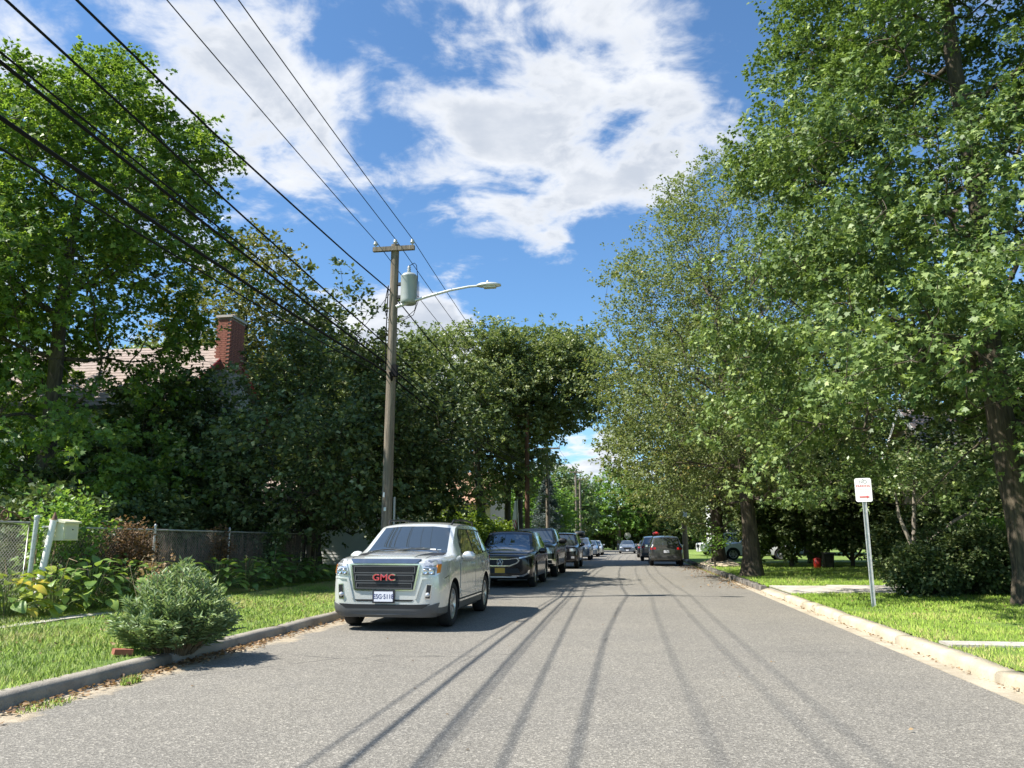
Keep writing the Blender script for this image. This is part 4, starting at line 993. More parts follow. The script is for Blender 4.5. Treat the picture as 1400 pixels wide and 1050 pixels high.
bh, bc = house('beige_house', 'peach walled house glimpsed under the round street trees', -24, -11.2, 62, 70, 4.6, 7.2, 'x', pm('peach_siding', (.62, .50, .40), .7, var=.08), pm('orange_roof', (.42, .25, .16), .9, var=.2, scale=8), M_white, lap=.22)
window(bh, (-12.6 - bc[0], 62 - bc[1], 2.9 - bc[2]), 1.0, 1.2, 'y', -1); window(bh, (-15.4 - bc[0], 62 - bc[1], 2.9 - bc[2]), 1.0, 1.2, 'y', -1)
th, tcn = house('tan_house', 'tan sided house in shade behind the pin oak trunk', 11.6, 20.5, 30.2, 38, 4.2, 6.8, 'x', pm('tan_siding', (.30, .25, .17), .7, var=.08), M_shingle, M_white)
for x in (12.9, 15.4, 18): window(th, (x - tcn[0], 30.2 - tcn[1], 1.9 - tcn[2]), 1.0, 1.3, 'y', -1)
fh, fc_ = house('white_house', 'white house seen through the trees beside the white SUV', 7.6, 17, 74, 82, 4.4, 7.2, 'x', M_siding, M_shingle, M_white, lap=.22)
window(fh, (9.2 - fc_[0], 74 - fc_[1], 2 - fc_[2]), 1.1, 1.3, 'y', -1)

# bins by the yew row
rb = empty('refuse_bin', (7.98, 36.0, .2)); tag(rb, 'small red bin standing under the dark yew row', 'bin')
M_redp = pm('red_plastic', (.50, .03, .02), .4); M_blackp = pm('black_plastic', (.012, .013, .012), .45)
MB().lathe([(.001, 0), (.14, 0), (.165, .38), (.155, .38), (.13, .03), (.001, .03)], 14).build('body', M_redp, rb); MB().lathe([(.17, .38), (.175, .41), (.10, .45), (.001, .46)], 14).build('lid', M_redp, rb)
bb = empty('refuse_bin', (8.5, 36.2, .2)); tag(bb, 'dark wheeled bin right of the small red bin', 'bin')
MB().box((0, 0, .32), (.42, .46, .62), Matrix.Rotation(math.pi, 3, 'X'), top=.82).build('body', M_blackp, bb); MB().box((0, -.01, .66), (.46, .5, .06), top=.9).build('lid', M_blackp, bb)
for s in (-1, 1): MB().lathe([(.001, -.02), (.08, -.02), (.08, .02), (.001, .02)], 12, 'x', (s * .2, .22, .08)).build('wheel', M_blackp, bb)

# ================================================================== poles, lamps and wires
M_wood = barkmat('pole_wood', (.12, .095, .07), (.30, .25, .19), .06, 16)
M_wood_br = barkmat('pole_wood_brown', (.09, .045, .028), (.20, .105, .065), .06, 16)
M_wood_tan = barkmat('pole_wood_tan', (.24, .15, .08), (.42, .28, .16), .06, 16)
M_tank = pm('transformer_grey', (.33, .36, .35), .45, var=.06, scale=5)
M_lampg = pm('lamp_grey', (.60, .60, .57), .4, .3, var=.06)
M_porc = pm('porcelain', (.42, .43, .44), .25, var=.1)
M_cable = pm('black_cable', (.010, .010, .011), .85, spec=.15)
def pole(label, x, y, h, mat, r0=.15, r1=.105, arm=True, armlen=1.12, lean=(0, 0), armz=.15):
    root = empty('utility_pole', (x, y, 0)); tag(root, label, 'pole', 'wooden utility poles along the street')
    mb = MB(); k = 9; mb.tube([(lean[0] * t, lean[1] * t, -.4 + (h + .4) * t) for t in np.linspace(0, 1, k)], list(np.linspace(r0, r1, k)), 14); mb.build('shaft', mat, root)
    if arm:
        a = MB().box((lean[0], -.12 + lean[1], h - armz), (armlen, .10, .115)).build('crossarm', mat, root)
        for s in (-1, 0, 1):
            zz = h - armz + .06 if s else h - .01
            MB().lathe([(.02, 0), (.02, .06), (.055, .07), (.06, .10), (.035, .115), (.05, .14), (.03, .17), (.001, .18)], 10, c=(s * (armlen / 2 - .06) + lean[0], (-.12 if s else 0) + lean[1], zz)).build('insulator', M_porc, root)
    return root
p1 = pole('weathered utility pole with transformer and street lamp behind the silver SUV', -5.93, 18.5, 9.05, M_wood, .142, .105)
tk = MB().lathe([(.001, 7.38), (.18, 7.40), (.205, 7.44), (.21, 7.5), (.21, 8.10), (.22, 8.12), (.22, 8.15), (.16, 8.21), (.06, 8.24), (.001, 8.24)], 24, c=(.41, -.02, 0)).build('transformer', M_tank, p1)
MB().lathe([(.035, 8.22), (.035, 8.26), (.055, 8.28), (.03, 8.31), (.055, 8.34), (.03, 8.37), (.05, 8.40), (.02, 8.44), (.001, 8.45)], 12, c=(.40, -.02, 0)).build('bushing', M_porc, tk)
MB().box((.16, -.02, 7.95), (.1, .1, .07)).box((.16, -.02, 7.6), (.1, .1, .07)).build('bracket', M_dark, tk)
MB().tube([(.40, -.02, 8.44), (.55, -.05, 8.50), (.62, -.1, 8.42), (.66, -.1, 8.1), (.66, -.08, 7.5), (.6, -.1, 7.2), (.4, -.12, 7.02), (.16, -.1, 7.06)], .009, 6).tube([(.67, -.02, 8.0), (.68, -.02, 7.5), (.55, -.02, 7.1), (.3, -.02, 6.98), (.12, 0, 7.0)], .009, 6).build('lead_wire', M_cable, tk)
am = MB().tube([(.10, -.05, 7.33), (.35, -.06, 7.40), (.9, -.06, 7.56), (1.5, -.06, 7.70), (2.0, -.06, 7.775), (2.28, -.06, 7.785)], [.045, .042, .036, .032, .03, .03], 10).build('lamp_arm', M_lampg, p1)
hd = MB(); vs = []; fs = []
for i, (xx, wy, zt, zb_) in enumerate([(2.22, .05, .03, -.03), (2.32, .11, .06, -.05), (2.5, .145, .075, -.06), (2.7, .13, .055, -.055), (2.84, .06, .01, -.045)]):
    for a in range(12):
        an = 2 * math.pi * a / 12; vs.append((xx, -.06 + wy * math.cos(an), 7.79 + (zt if math.sin(an) > 0 else -zb_) * math.sin(an)))
for i in range(4):
    for a in range(12): fs.append((i * 12 + a, i * 12 + (a + 1) % 12, (i + 1) * 12 + (a + 1) % 12, (i + 1) * 12 + a))
fs += [tuple(range(12)), tuple(range(48, 60))]
hd.add(vs, fs, True); hd_o = hd.build('lamp_head', M_lampg, am)
MB().lathe([(.03, 7.855), (.03, 7.90), (.02, 7.91), (.001, 7.91)], 10, c=(2.5, -.06, 0)).build('photocell', M_lampg, hd_o)
MB().box((2.55, -.06, 7.727), (.3, .16, .03), top=1.1).build('lens', pm('lamp_lens', (.55, .55, .5), .2), hd_o)
MB().box((.12, -.12, 5.62), (.16, .14, .3), top=.8).tube([(.05, -.1, 5.5), (.1, -.25, 5.35), (.06, -.3, 5.55)], .03, 6).build('splice_box', M_cable, p1)
MB().tube([(-.12, -.12, 5.7), (-.14, -.1, 6.5), (-.13, -.1, 7.4), (-.12, -.1, 7.9)], .014, 6).tube([(-.1, -.15, 7.0), (-.2, -.15, 7.3), (-.12, -.15, 7.8)], .012, 6).build('ground_cable', M_cable, p1)
MB().tube([(.19, 0, .1), (.19, 0, 2.45)], .028, 8).build('riser_pipe', pm('riser_grey', (.3, .3, .29), .6), p1)
MB().box((.0, -.157, 2.15), (.06, .006, .09)).build('number_tag', M_galv, p1); MB().box((-.04, -.158, 2.5), (.04, .006, .12)).build('number_tag', M_galv, p1)
pole('smooth red brown pole between the flag and blue spruce', -6.0, 45.5, 8.9, M_wood_br, .165, .12, True)
p3_ = pole('wooden pole with crossarm and small transformer by the blue spruce', -5.9, 56, 8.1, M_wood, .15, .11, True, 1.9, armz=.1)
MB().lathe([(.001, 7.0), (.19, 7.0), (.2, 7.05), (.2, 7.45), (.14, 7.52), (.001, 7.53)], 14, c=(.42, 0, 0)).build('transformer', M_dark, p3_)
for y, h, lab in ((86, 9.0, 'nearest of the three thin far poles'), (93, 8.7, 'middle one of the three thin far poles'), (101, 8.6, 'farthest of the three thin far poles')):
    pole(lab, -5.9, y, h, M_wood, .15, .11, True, 1.4)
p4_ = pole('pale tan pole with white box on the right kerb', 3.72, 55.5, 8.5, M_wood_tan, .2, .14, False, lean=(-.12, 0))
MB().box((-.02, -.24, 3.1), (.35, .12, .9)).build('meter_box', M_white, p4_)
def wire(label, pts, r=.011, sag=.25, seg=14, wav=0.0, grp='overhead wires'):
    mb = MB(); P = []
    for i in range(len(pts) - 1):
        a, b = Vector(pts[i]), Vector(pts[i + 1]); s = sag if not isinstance(sag, (list, tuple)) else sag[i]
        for k in range(seg):
            t = k / seg; p = a.lerp(b, t); p.z -= 4 * s * t * (1 - t)
            if wav: p.z += wav * math.sin(t * 31) * (1 if 0 < k else 0); p.x += wav * math.cos(t * 27)
            P.append(p)
    P.append(Vector(pts[-1])); mb.tube(P, r, 6)
    return tag(mb.build('overhead_wire', M_cable), label, 'wire', grp)
FAR = lambda x, dz: [(x, 86, 8.95 + dz), (x, 101, 8.6 + dz)]
wire('thin top wire on the street side of the crossarm', [(-5.3, -22, 10.6), (-5.43, 18.38, 9.14), (-5.5, 45.4, 9.0), (-5.2, 55.9, 8.2)] + FAR(-5.4, .05), .010, [.55, .3, .15, .3, .1])
wire('thin top wire over the pole tip', [(-5.85, -22, 11.0), (-5.93, 18.5, 9.21), (-6.0, 45.5, 9.05), (-5.9, 56, 8.25)] + FAR(-5.9, .1), .010, [.45, .3, .15, .3, .1])
wire('thin top wire on the house side of the crossarm', [(-6.3, -22, 10.6), (-6.43, 18.38, 9.14), (-6.5, 45.4, 9.0), (-6.6, 55.9, 8.2)] + FAR(-6.4, .05), .010, [.60, .3, .15, .3, .1])
wire('twisted wire sagging to the pole below the crossarm', [(-5.9, -22, 9.3), (-6.05, 18.4, 7.80), (-6.05, 45.4, 7.3), (-5.95, 55.9, 6.6)] + FAR(-5.95, -1.5), .017, [1.05, .3, .15, .3, .1], wav=.012)
wire('single cable above the thick black cable bundles', [(-5.9, -22, 8.2), (-6.06, 18.4, 6.32), (-6.1, 45.4, 6.3), (-5.95, 55.9, 5.9)] + FAR(-5.95, -2.6), .016, [.25, .3, .15, .3, .1])
wire('upper thick black cable bundle', [(-5.9, -22, 7.4), (-6.07, 18.4, 5.85), (-6.1, 45.4, 5.9), (-5.95, 55.9, 5.6)] + FAR(-5.95, -3.0), .021, [.35, .3, .15, .3, .1])
wire('thin cable lashed just above the upper thick bundle', [(-5.85, -22, 7.5), (-6.06, 18.4, 5.98), (-6.1, 45.4, 6.0)], .012, [.40, .3])
wire('lower thick black cable bundle', [(-5.9, -22, 7.1), (-6.07, 18.4, 5.62), (-6.1, 45.4, 5.6), (-5.95, 55.9, 5.4)] + FAR(-5.95, -3.3), .025, [.70, .35, .15, .3, .1])
wire('thin cable beneath the lower thick bundle', [(-5.95, -22, 6.6), (-6.07, 18.4, 5.48), (-6.1, 45.4, 5.3)], .012, [.75, .35])
wire('thin service wire from the pole to the chimney house', [(-6.05, 18.5, 6.6), (-15.6, 25.6, 7.9)], .009, .35, grp='service wires')
wire('slack service wire from the pole towards the yard trees', [(-6.05, 18.5, 7.7), (-13, 30, 8.4)], .008, .3, grp='service wires')
wire('wire crossing the street far away between the pole rows', [(-5.9, 101, 5.6), (3.6, 98, 5.0)], .02, .3, grp='service wires')
wire('wire reaching from the far poles to the tan right pole', [(-5.9, 86, 6.8), (3.6, 55.5, 8.2)], .012, .4, grp='service wires')

# ---- flag on a low pole
fl = empty('flag', (-6.55, 45.0, .28)); tag(fl, 'limp striped flag hanging on a thin white staff by the red brown pole', 'flag')
MB().tube([(0.12, 0, 0), (0.12, 0, 1.2), (.02, 0, 3.5)], .022, 8).build('staff', M_white, fl)
def flagmat():
    m, t, b = principled('flag_cloth'); s = t.new('ShaderNodeSeparateXYZ'); t.put(s.inputs[0], t.new('ShaderNodeTexCoord').outputs['Object'])
    st = t.math('GREATER_THAN', t.math('FRACT', t.math('MULTIPLY', t.math('ADD', s.outputs[0], t.math('MULTIPLY', s.outputs[2], .28)), 9.0)), .55)
    lowz = t.sstep(s.outputs[2], 2.25, 2.35, 1.0, 0.0)
    c = t.mix(t.math('MULTIPLY', st, lowz), (.75, .74, .72, 1), (.50, .03, .05, 1))
    t.put(b.inputs['Base Color'], c); b.inputs['Roughness'].default_value = .8
    return m
mb = MB(); vs = []; fs = []
for j in range(13):
    z = 3.4 - j * .135; wdt = .10 + .16 * min(1, j / 8)
    for i in range(9):
        u = i / 8 - .5; vs.append((-.08 + u * wdt - j * .008, .05 * math.sin(u * 14 + j * .3) * min(1, j / 4), z - .02 * abs(u)))
for j in range(12):
    for i in range(8): fs.append((j * 9 + i, j * 9 + i + 1, (j + 1) * 9 + i + 1, (j + 1) * 9 + i))
mb.add(vs, fs, True); mb.build('cloth', flagmat(), fl)

# ---- signs
def text_mesh(txt, size, mat, ext=.0):
    cu = bpy.data.curves.new('lettering', 'FONT'); cu.body = txt; cu.size = size; cu.align_x = 'CENTER'; cu.align_y = 'CENTER'; cu.extrude = ext; cu.offset = size * .012
    o = bpy.data.objects.new('lettering', cu); COL.objects.link(o)
    dg_ = bpy.context.evaluated_depsgraph_get(); me = bpy.data.meshes.new_from_object(o.evaluated_get(dg_))
    bpy.data.objects.remove(o); bpy.data.curves.remove(cu); me.materials.clear(); me.materials.append(mat); me.name = 'lettering'
    return me
M_signw = pm('sign_white', (.84, .83, .82), .4, var=.03); M_signr = pm('sign_red', (.58, .09, .09), .5, var=.1); M_signk = pm('sign_faded_grey', (.33, .32, .34), .5, var=.1); M_signf = pm('sign_faded_pink', (.72, .58, .58), .5, var=.1)
ns = empty('parking_sign', (4.53, 16.05, .13), R(-16)); tag(ns, 'white no parking sign with red arrow on a galvanised post', 'sign')
mb = MB(); mb.prism([(-.04, 0), (-.025, .0), (-.014, .028), (.014, .028), (.025, 0), (.04, 0), (.04, .004), (.028, .004), (.016, .033), (-.016, .033), (-.028, .004), (-.04, .004)], -.3, 2.46, 'z')
mb.build('post', M_galv, ns)
rr = .04; poly = []
for cx_, cz_, a0 in ((.11, .19, 0), (-.11, .19, 90), (-.11, -.19, 180), (.11, -.19, 270)):
    for k in range(5): a = R(a0 + k * 22.5); poly.append((cx_ + rr * math.cos(a), cz_ + rr * math.sin(a)))
mb = MB(); mb.prism(poly, -.004, 0, 'y'); pn = mb.build('sign_panel', M_signw, ns, (0, -.002, 2.24))
def st(txt, z, s, mat, x=0):
    o = link('lettering', text_mesh(txt, s, mat), pn, (x, -.0065, z), (R(90), 0, 0)); return o
st('NO', .155, .095, M_signk); st('PARKING', .075, .062, M_signr)
for z in (.015, -.03, -.075):
    mb = MB()
    for k in range(5): mb.box((-.085 + k * .042, -.006, z), (.03, .002, .018 if k % 2 else .014))
    mb.build('worn_lettering', M_signf, pn)
mb = MB(); mb.prism([(-.08, -.148), (.05, -.148), (.05, -.165), (.105, -.135), (.05, -.105), (.05, -.122), (-.08, -.122)], -.008, -.005, 'y'); mb.build('arrow', M_signr, pn)
MB().lathe([(.001, -.004), (.012, -.004), (.012, 0), (.001, 0)], 8, 'y', (0, -.006, .21)).build('bolt', M_galv, pn)
ss = empty('stop_sign', (-.5, 117.2, 0)); tag(ss, 'octagonal road sign seen from its pale back at the street end', 'sign')
MB().tube([(0, 0, -.2), (0, 0, 2.1)], .035, 8).build('post', M_galv, ss)
MB().prism([(.5 * math.cos(R(22.5 + 45 * k)), 2.1 + .5 * math.sin(R(22.5 + 45 * k))) for k in range(8)], .04, .05, 'y').build('sign_panel', pm('sign_back', (.60, .60, .57), .5), ss)

# ================================================================== vehicles
def paint(name, col, metal=.55, rough=.32, coat=.9):
    if name in MATS: return MATS[name]
    m, t, b = principled(name); co = t.new('ShaderNodeTexCoord').outputs['Object']
    n = t.noise(co, 3.0, 4, .6)
    t.put(b.inputs['Base Color'], t.ramp(n, [(.3, tuple(x * .96 for x in col)), (.7, tuple(min(1, x * 1.03) for x in col))]))
    b.inputs['Metallic'].default_value = metal; b.inputs['Roughness'].default_value = rough
    b.inputs['Coat Weight'].default_value = coat; b.inputs['Coat Roughness'].default_value = .05
    dust = t.noise(co, 7.0, 5, .7); t.put(b.inputs['Roughness'], t.sstep(dust, .3, .75, rough * .85, rough * 1.25))
    MATS[name] = m; return m
P_silver = paint('paint_silver', (.64, .65, .62), .30, .24)
P_black = paint('paint_black', (.008, .008, .010), .0, .16, .35)
P_black2 = paint('paint_black_green', (.010, .012, .011), .0, .2, .35)
P_grey = paint('paint_dark_grey', (.075, .075, .07), .5, .3)
P_slate = paint('paint_slate_blue', (.16, .20, .26), .5, .28)
P_white = paint('paint_white', (.78, .79, .80), .0, .25)
P_maroon = paint('paint_taupe', (.24, .17, .16), .4, .3)
def glassmat():
    m, t, b = principled('car_glass'); b.inputs['Base Color'].default_value = (.035, .042, .042, 1)
    co = t.new('ShaderNodeTexCoord').outputs['Object']; t.put(b.inputs['Roughness'], t.sstep(t.noise(co, 5, 3), .3, .8, .02, .07))
    b.inputs['Specular IOR Level'].default_value = .8; b.inputs['Coat Weight'].default_value = 1.0; b.inputs['Coat IOR'].default_value = 2.0; b.inputs['Coat Roughness'].default_value = .02
    return m
M_glass = glassmat()
M_clad = pm('grey_cladding', (.085, .088, .088), .6, var=.1)
M_blk = pm('black_trim', (.010, .010, .011), .5, var=.1); M_chrome = pm('chrome', (.80, .80, .80), .16, 1.0, var=.03)
M_rub = pm('tyre_rubber', (.018, .018, .018), .85, var=.2, scale=20, bump=.2); M_alloy = pm('alloy', (.55, .55, .55), .3, .8, var=.05)
M_lens = pm('headlamp_lens', (.60, .61, .63), .08, .4, var=.25, scale=14, coat=1.0); M_amber = pm('amber_lens', (.75, .25, .03), .2, coat=.8); M_tail = pm('tail_lens', (.42, .015, .015), .15, coat=1.0)
M_plate = pm('plate_white', (.70, .71, .76), .4, var=.04); M_plateo = pm('plate_gold', (.72, .40, .04), .4, var=.06); M_navy = pm('plate_navy', (.05, .06, .16), .5); M_platef = pm('plate_frame', (.02, .02, .025), .4)
M_letred = pm('letter_red', (.55, .07, .08), .3, coat=.6)

NRING = 8
def body_mesh(st, cutters, segx=1):
    """st: stations (y, zb, ws, zm, wm, zsh, wsh, zt, wt, crown, crease) -> smooth lofted body with wheel openings"""
    bm = bmesh.new(); cl = bm.edges.layers.float.new('crease_edge'); rings = []
    for (y, zb, ws, zm, wm, zsh, wsh, zt, wt, cr, ck) in st:
        half = [(0, zb), (ws * .82, zb), (ws, zb + .07), (wm, zm), (wsh, zsh), (wt, zt), (wt * .62, zt + cr * .75), (0, zt + cr)]
        full = [(x, z) for x, z in half] + [(-x, z) for x, z in half[-2:0:-1]]
        rings.append([bm.verts.new((x, y, z)) for x, z in full])
    n = len(rings[0])
    for a, b in zip(rings, rings[1:]):
        for j in range(n): bm.faces.new((a[j], a[(j + 1) % n], b[(j + 1) % n], b[j]))
    for rg, fl in ((rings[0], 0), (rings[-1], 1)):
        for j in range(NRING - 1):
            l0, l1 = rg[j], rg[j + 1]; r0 = rg[(n - j) % n]; r1 = rg[(n - j - 1) % n]
            vs = [l0, l1] + ([r1] if r1 != l1 else []) + ([r0] if r0 != l0 else [])
            if len(set(vs)) >= 3: bm.faces.new(vs)
    CR = {1: .7, 2: .6, 4: .55, 5: .62}
    for i, (a, b) in enumerate(zip(rings, rings[1:])):
        for j in range(n):
            k = j if j < NRING else n - j
            e = bm.edges.get((a[j], b[j]))
            if e and k in CR: e[cl] = CR[k]
    for i, s in enumerate(st):
        if s[10] > 0:
            for j in range(n):
                k = min(j, n - j); k2 = min((j + 1) % n, n - (j + 1) % n)
                if min(k, k2) >= 5 or i in (0, len(st) - 1):
                    e = bm.edges.get((rings[i][j], rings[i][(j + 1) % n]))
                    if e: e[cl] = s[10]
    bmesh.ops.recalc_face_normals(bm, faces=bm.faces)
    me = bpy.data.meshes.new('body'); bm.to_mesh(me); bm.free()
    o = bpy.data.objects.new('body_tmp', me); COL.objects.link(o)
    s = o.modifiers.new('s', 'SUBSURF'); s.levels = 2; s.render_levels = 2
    cut = None
    if cutters:
        mb = MB()
        for (y, z, r, xin, xout) in cutters:
            for sg in (-1, 1):
                x0, x1 = sorted((sg * xin, sg * xout)); mb.lathe([(.0005, x0), (r, x0), (r, x1), (.0005, x1)], 32, 'x', (0, y, z), False)
        cme = mb.mesh('cut', None); bm = bmesh.new(); bm.from_mesh(cme); bmesh.ops.remove_doubles(bm, verts=bm.verts, dist=.002); bmesh.ops.recalc_face_normals(bm, faces=bm.faces); bm.to_mesh(cme); bm.free()
        cut = bpy.data.objects.new('cut_tmp', cme); COL.objects.link(cut)
        b = o.modifiers.new('b', 'BOOLEAN'); b.operation = 'DIFFERENCE'; b.solver = 'EXACT'; b.object = cut
    dg_ = bpy.context.evaluated_depsgraph_get(); dg_.update()
    out = bpy.data.meshes.new_from_object(o.evaluated_get(dg_)); out.name = 'body'
    bpy.data.objects.remove(o)
    if cut: bpy.data.objects.remove(cut)
    return out
class Skin:
    def __init__(s, me):
        s.bvh = BVHTree.FromPolygons([v.co.copy() for v in me.vertices], [tuple(p.vertices) for p in me.polygons])
    def hit(s, u, v, side):
        o, d = {'front': ((u, -4, v), (0, 1, 0)), 'rear': ((u, 12, v), (0, -1, 0)), 'right': ((4, u, v), (-1, 0, 0)), 'left': ((-4, u, v), (1, 0, 0)), 'top': ((u, v, 5), (0, 0, -1))}[side]
        d = Vector(d); h = s.bvh.ray_cast(Vector(o), d)
        if h[0] is None:
            q = s.bvh.find_nearest(Vector(o) + d * 4.5); return q[0], (q[1] if q[1].dot(d) < 0 else -q[1])
        return h[0], (h[1] if h[1].dot(d) < 0 else -h[1])
    def panel(s, name, poly, side, mat, parent, off=.006, depth=.02, step=.10, both=False):
        out = []
        for sd in ((side, 'left') if both else (side,)):
            bm = bmesh.new(); bm.faces.new([bm.verts.new((u, v, 0)) for u, v in poly])
            us = [p[0] for p in poly]; vs = [p[1] for p in poly]
            for ax, lo, hi in ((0, min(us), max(us)), (1, min(vs), max(vs))):
                k = lo + step
                while k < hi - .01:
                    co = (k, 0, 0) if ax == 0 else (0, k, 0); no = (1, 0, 0) if ax == 0 else (0, 1, 0)
                    bmesh.ops.bisect_plane(bm, geom=bm.verts[:] + bm.edges[:] + bm.faces[:], plane_co=co, plane_no=no); k += step
            hits = {v: s.hit(v.co.x, v.co.y, sd) for v in bm.verts}
            bnd = [e for e in bm.edges if len(e.link_faces) == 1]
            inner = {}
            for v, (p, nrm) in hits.items(): v.co = p + nrm * off
            for e in bnd:
                for v in e.verts:
                    if v not in inner: inner[v] = bm.verts.new(hits[v][0] - hits[v][1] * depth)
                a, b = e.verts; bm.faces.new((a, b, inner[b], inner[a]))
            bmesh.ops.recalc_face_normals(bm, faces=bm.faces)
            me = bpy.data.meshes.new(name); bm.to_mesh(me); bm.free(); me.materials.append(mat)
            me.polygons.foreach_set('use_smooth', [True] * len(me.polygons)); 
            try: me.set_sharp_from_angle(angle=R(40))
            except Exception: pass
            out.append(link(name, me, parent))
        return out
def rrect(x0, x1, z0, z1, r=.02, n=3):
    p = []
    for cx, cz, a0 in ((x1 - r, z1 - r, 0), (x0 + r, z1 - r, 90), (x0 + r, z0 + r, 180), (x1 - r, z0 + r, 270)):
        for k in range(n + 1): a = R(a0 + 90 * k / n); p.append((cx + r * math.cos(a), cz + r * math.sin(a)))
    return p
def mir(poly): return [(-x, z) for x, z in poly][::-1]
WHEELS = {}
def wheel_meshes(r, wdt, rimr, nsp, key):
    k = (r, wdt, rimr, nsp)
    if k in WHEELS: return WHEELS[k]
    mb = MB(); h = wdt / 2
    mb.lathe([(rimr, -h * .8), (rimr + .03, -h), (r - .05, -h), (r - .015, -h * .82), (r, -h * .55), (r, h * .55), (r - .015, h * .82), (r - .05, h), (rimr + .03, h), (rimr, h * .8), (rimr - .01, 0), (rimr, -h * .8)], 28, 'x')
    ty = mb.mesh('tyre', M_rub); mb = MB()
    mb.lathe([(rimr, h * .8), (rimr - .025, h * .78), (rimr - .03, h * .1), (.05, h * .05), (.001, h * .05)], 28, 'x')
    mb.lathe([(rimr, -h * .8), (rimr - .03, -h * .3), (.001, -h * .2)], 20, 'x')
    for i in range(nsp):
        a = 2 * math.pi * i / nsp; rot = Matrix.Rotation(a, 3, 'X')
        for s in (-1, 1):
            b = MB(); b.box((h * .5, s * .028, rimr * .55), (.04, .030, rimr * .86)); mb.add([rot @ Vector(v) for v in b.v], b.f)
    mb.lathe([(.075, h * .5), (.07, h * .66), (.001, h * .7)], 16, 'x')
    rm = mb.mesh('rim', M_alloy); mb = MB(); mb.lathe([(rimr - .028, h * .16), (.001, h * .12)], 24, 'x'); dk = mb.mesh('brake_disc', M_blk)
    WHEELS[k] = (ty, rm, dk); return WHEELS[k]
def vehicle(name, label, cat, loc, rz, st, wheels, pt, group=None, arch=.055, rim=.24, nsp=6, tw=.23, clad=None):
    """local frame: front at y=0 facing -y"""
    root = empty(name, loc, rz); tag(root, label, cat, group)
    yf, yr, wr, track = wheels
    me = body_mesh(st, [(yf, wr, wr + arch, .45, 1.3), (yr, wr, wr + arch, .45, 1.3)])
    me.materials.clear(); me.materials.append(pt); me.materials.append(M_blk)
    cen = np.zeros(len(me.polygons) * 3); me.polygons.foreach_get('center', cen); cen = cen.reshape(-1, 3)
    mi = np.zeros(len(cen), int)
    for yy in (yf, yr):
        d = np.hypot(cen[:, 1] - yy, cen[:, 2] - wr); mi[(d < wr + arch + .002) & (np.abs(cen[:, 0]) > .40) & ((np.abs(d - wr - arch) < .012) | (np.abs(np.abs(cen[:, 0]) - .45) < .004))] = 1
    me.polygons.foreach_set('material_index', mi); me.polygons.foreach_set('use_smooth', [True] * len(mi))
    try: me.set_sharp_from_angle(angle=R(38))
    except Exception: pass
    if clad is not None:
        me.materials.append(clad); mi[(cen[:, 2] < .385) & (mi == 0)] = 2; me.polygons.foreach_set('material_index', mi)
    link('body', me, root)
    ty, rm, dk = wheel_meshes(wr, tw, rim, nsp, name)
    for yy in (yf, yr):
        for s in (1, -1):
            w_ = empty('wheel', (s * track / 2, yy, wr), 0 if s > 0 else math.pi); w_.parent = root
            link('tyre', ty, w_); link('rim', rm, w_); link('brake_disc', dk, w_)
    # shallow underside so that light does not pass under the sills unbroken
    return root, Skin(me)
def S(y, zb, ws, zm, wm, zsh, wsh, zt, wt, cr, ck=0.0): return (y, zb, ws, zm, wm, zsh, wsh, zt, wt, cr, ck)
def suv_stations(L, W, H, zb=.24, hood=1.08, cowl=1.30, wtop=2.05, nose=.97, rake=.25, shoulder=1.08, roofw=.66, tail=.22):
    w = W / 2; k = H - .05
    return [S(0, zb + .06, w * .70, .62, w * .80, nose - .07, w * .76, nose, w * .66, .015, .35),
        S(.07, zb + .03, w * .86, .62, w * .915, nose - .05, w * .87, nose + .03, w * .76, .025),
        S(.22, zb, w * .95, .66, w * .975, nose - .02, w * .93, nose + .065, w * .83, .03),
        S(.50, zb, w * .97, .70, w * 1.0, nose + .01, w * .965, nose + .09, w * .85, .035),
        S(cowl - .35, zb, w * .97, .70, w * 1.0, hood - .05, w * .97, hood - .005, w * .86, .04),
        S(cowl, zb, w * .97, .70, w * 1.0, hood - .02, w * .97, hood + .03, w * .85, .035, .75),
        S(wtop, zb, w * .97, .70, w * 1.0, shoulder, w * .975, k - .055, w * roofw * 1.04, .05, .55),
        S(wtop + .35, zb, w * .97, .70, w * 1.0, shoulder, w * .975, k - .02, w * roofw * 1.07, .06),
        S(L * .62, zb, w * .97, .70, w * 1.0, shoulder + .01, w * .975, k, w * roofw * 1.08, .055),
        S(L - .85, zb, w * .97, .72, w * 1.0, shoulder + .02, w * .97, k - .03, w * roofw * 1.06, .05),
        S(L - .42, zb + .02, w * .96, .74, w * .985, shoulder + .03, w * .945, k - .10, w * roofw, .045, .6),
        S(L - tail * .55, zb + .05, w * .93, .74, w * .95, shoulder + .02, w * .905, shoulder + .10, w * .80, .03, .4),
        S(L - .07, zb + .07, w * .88, .74, w * .91, shoulder - .08, w * .86, shoulder - .02, w * .76, .02),
        S(L, zb + .10, w * .78, .72, w * .82, shoulder - .14, w * .78, shoulder - .10, w * .70, .01, .35)]
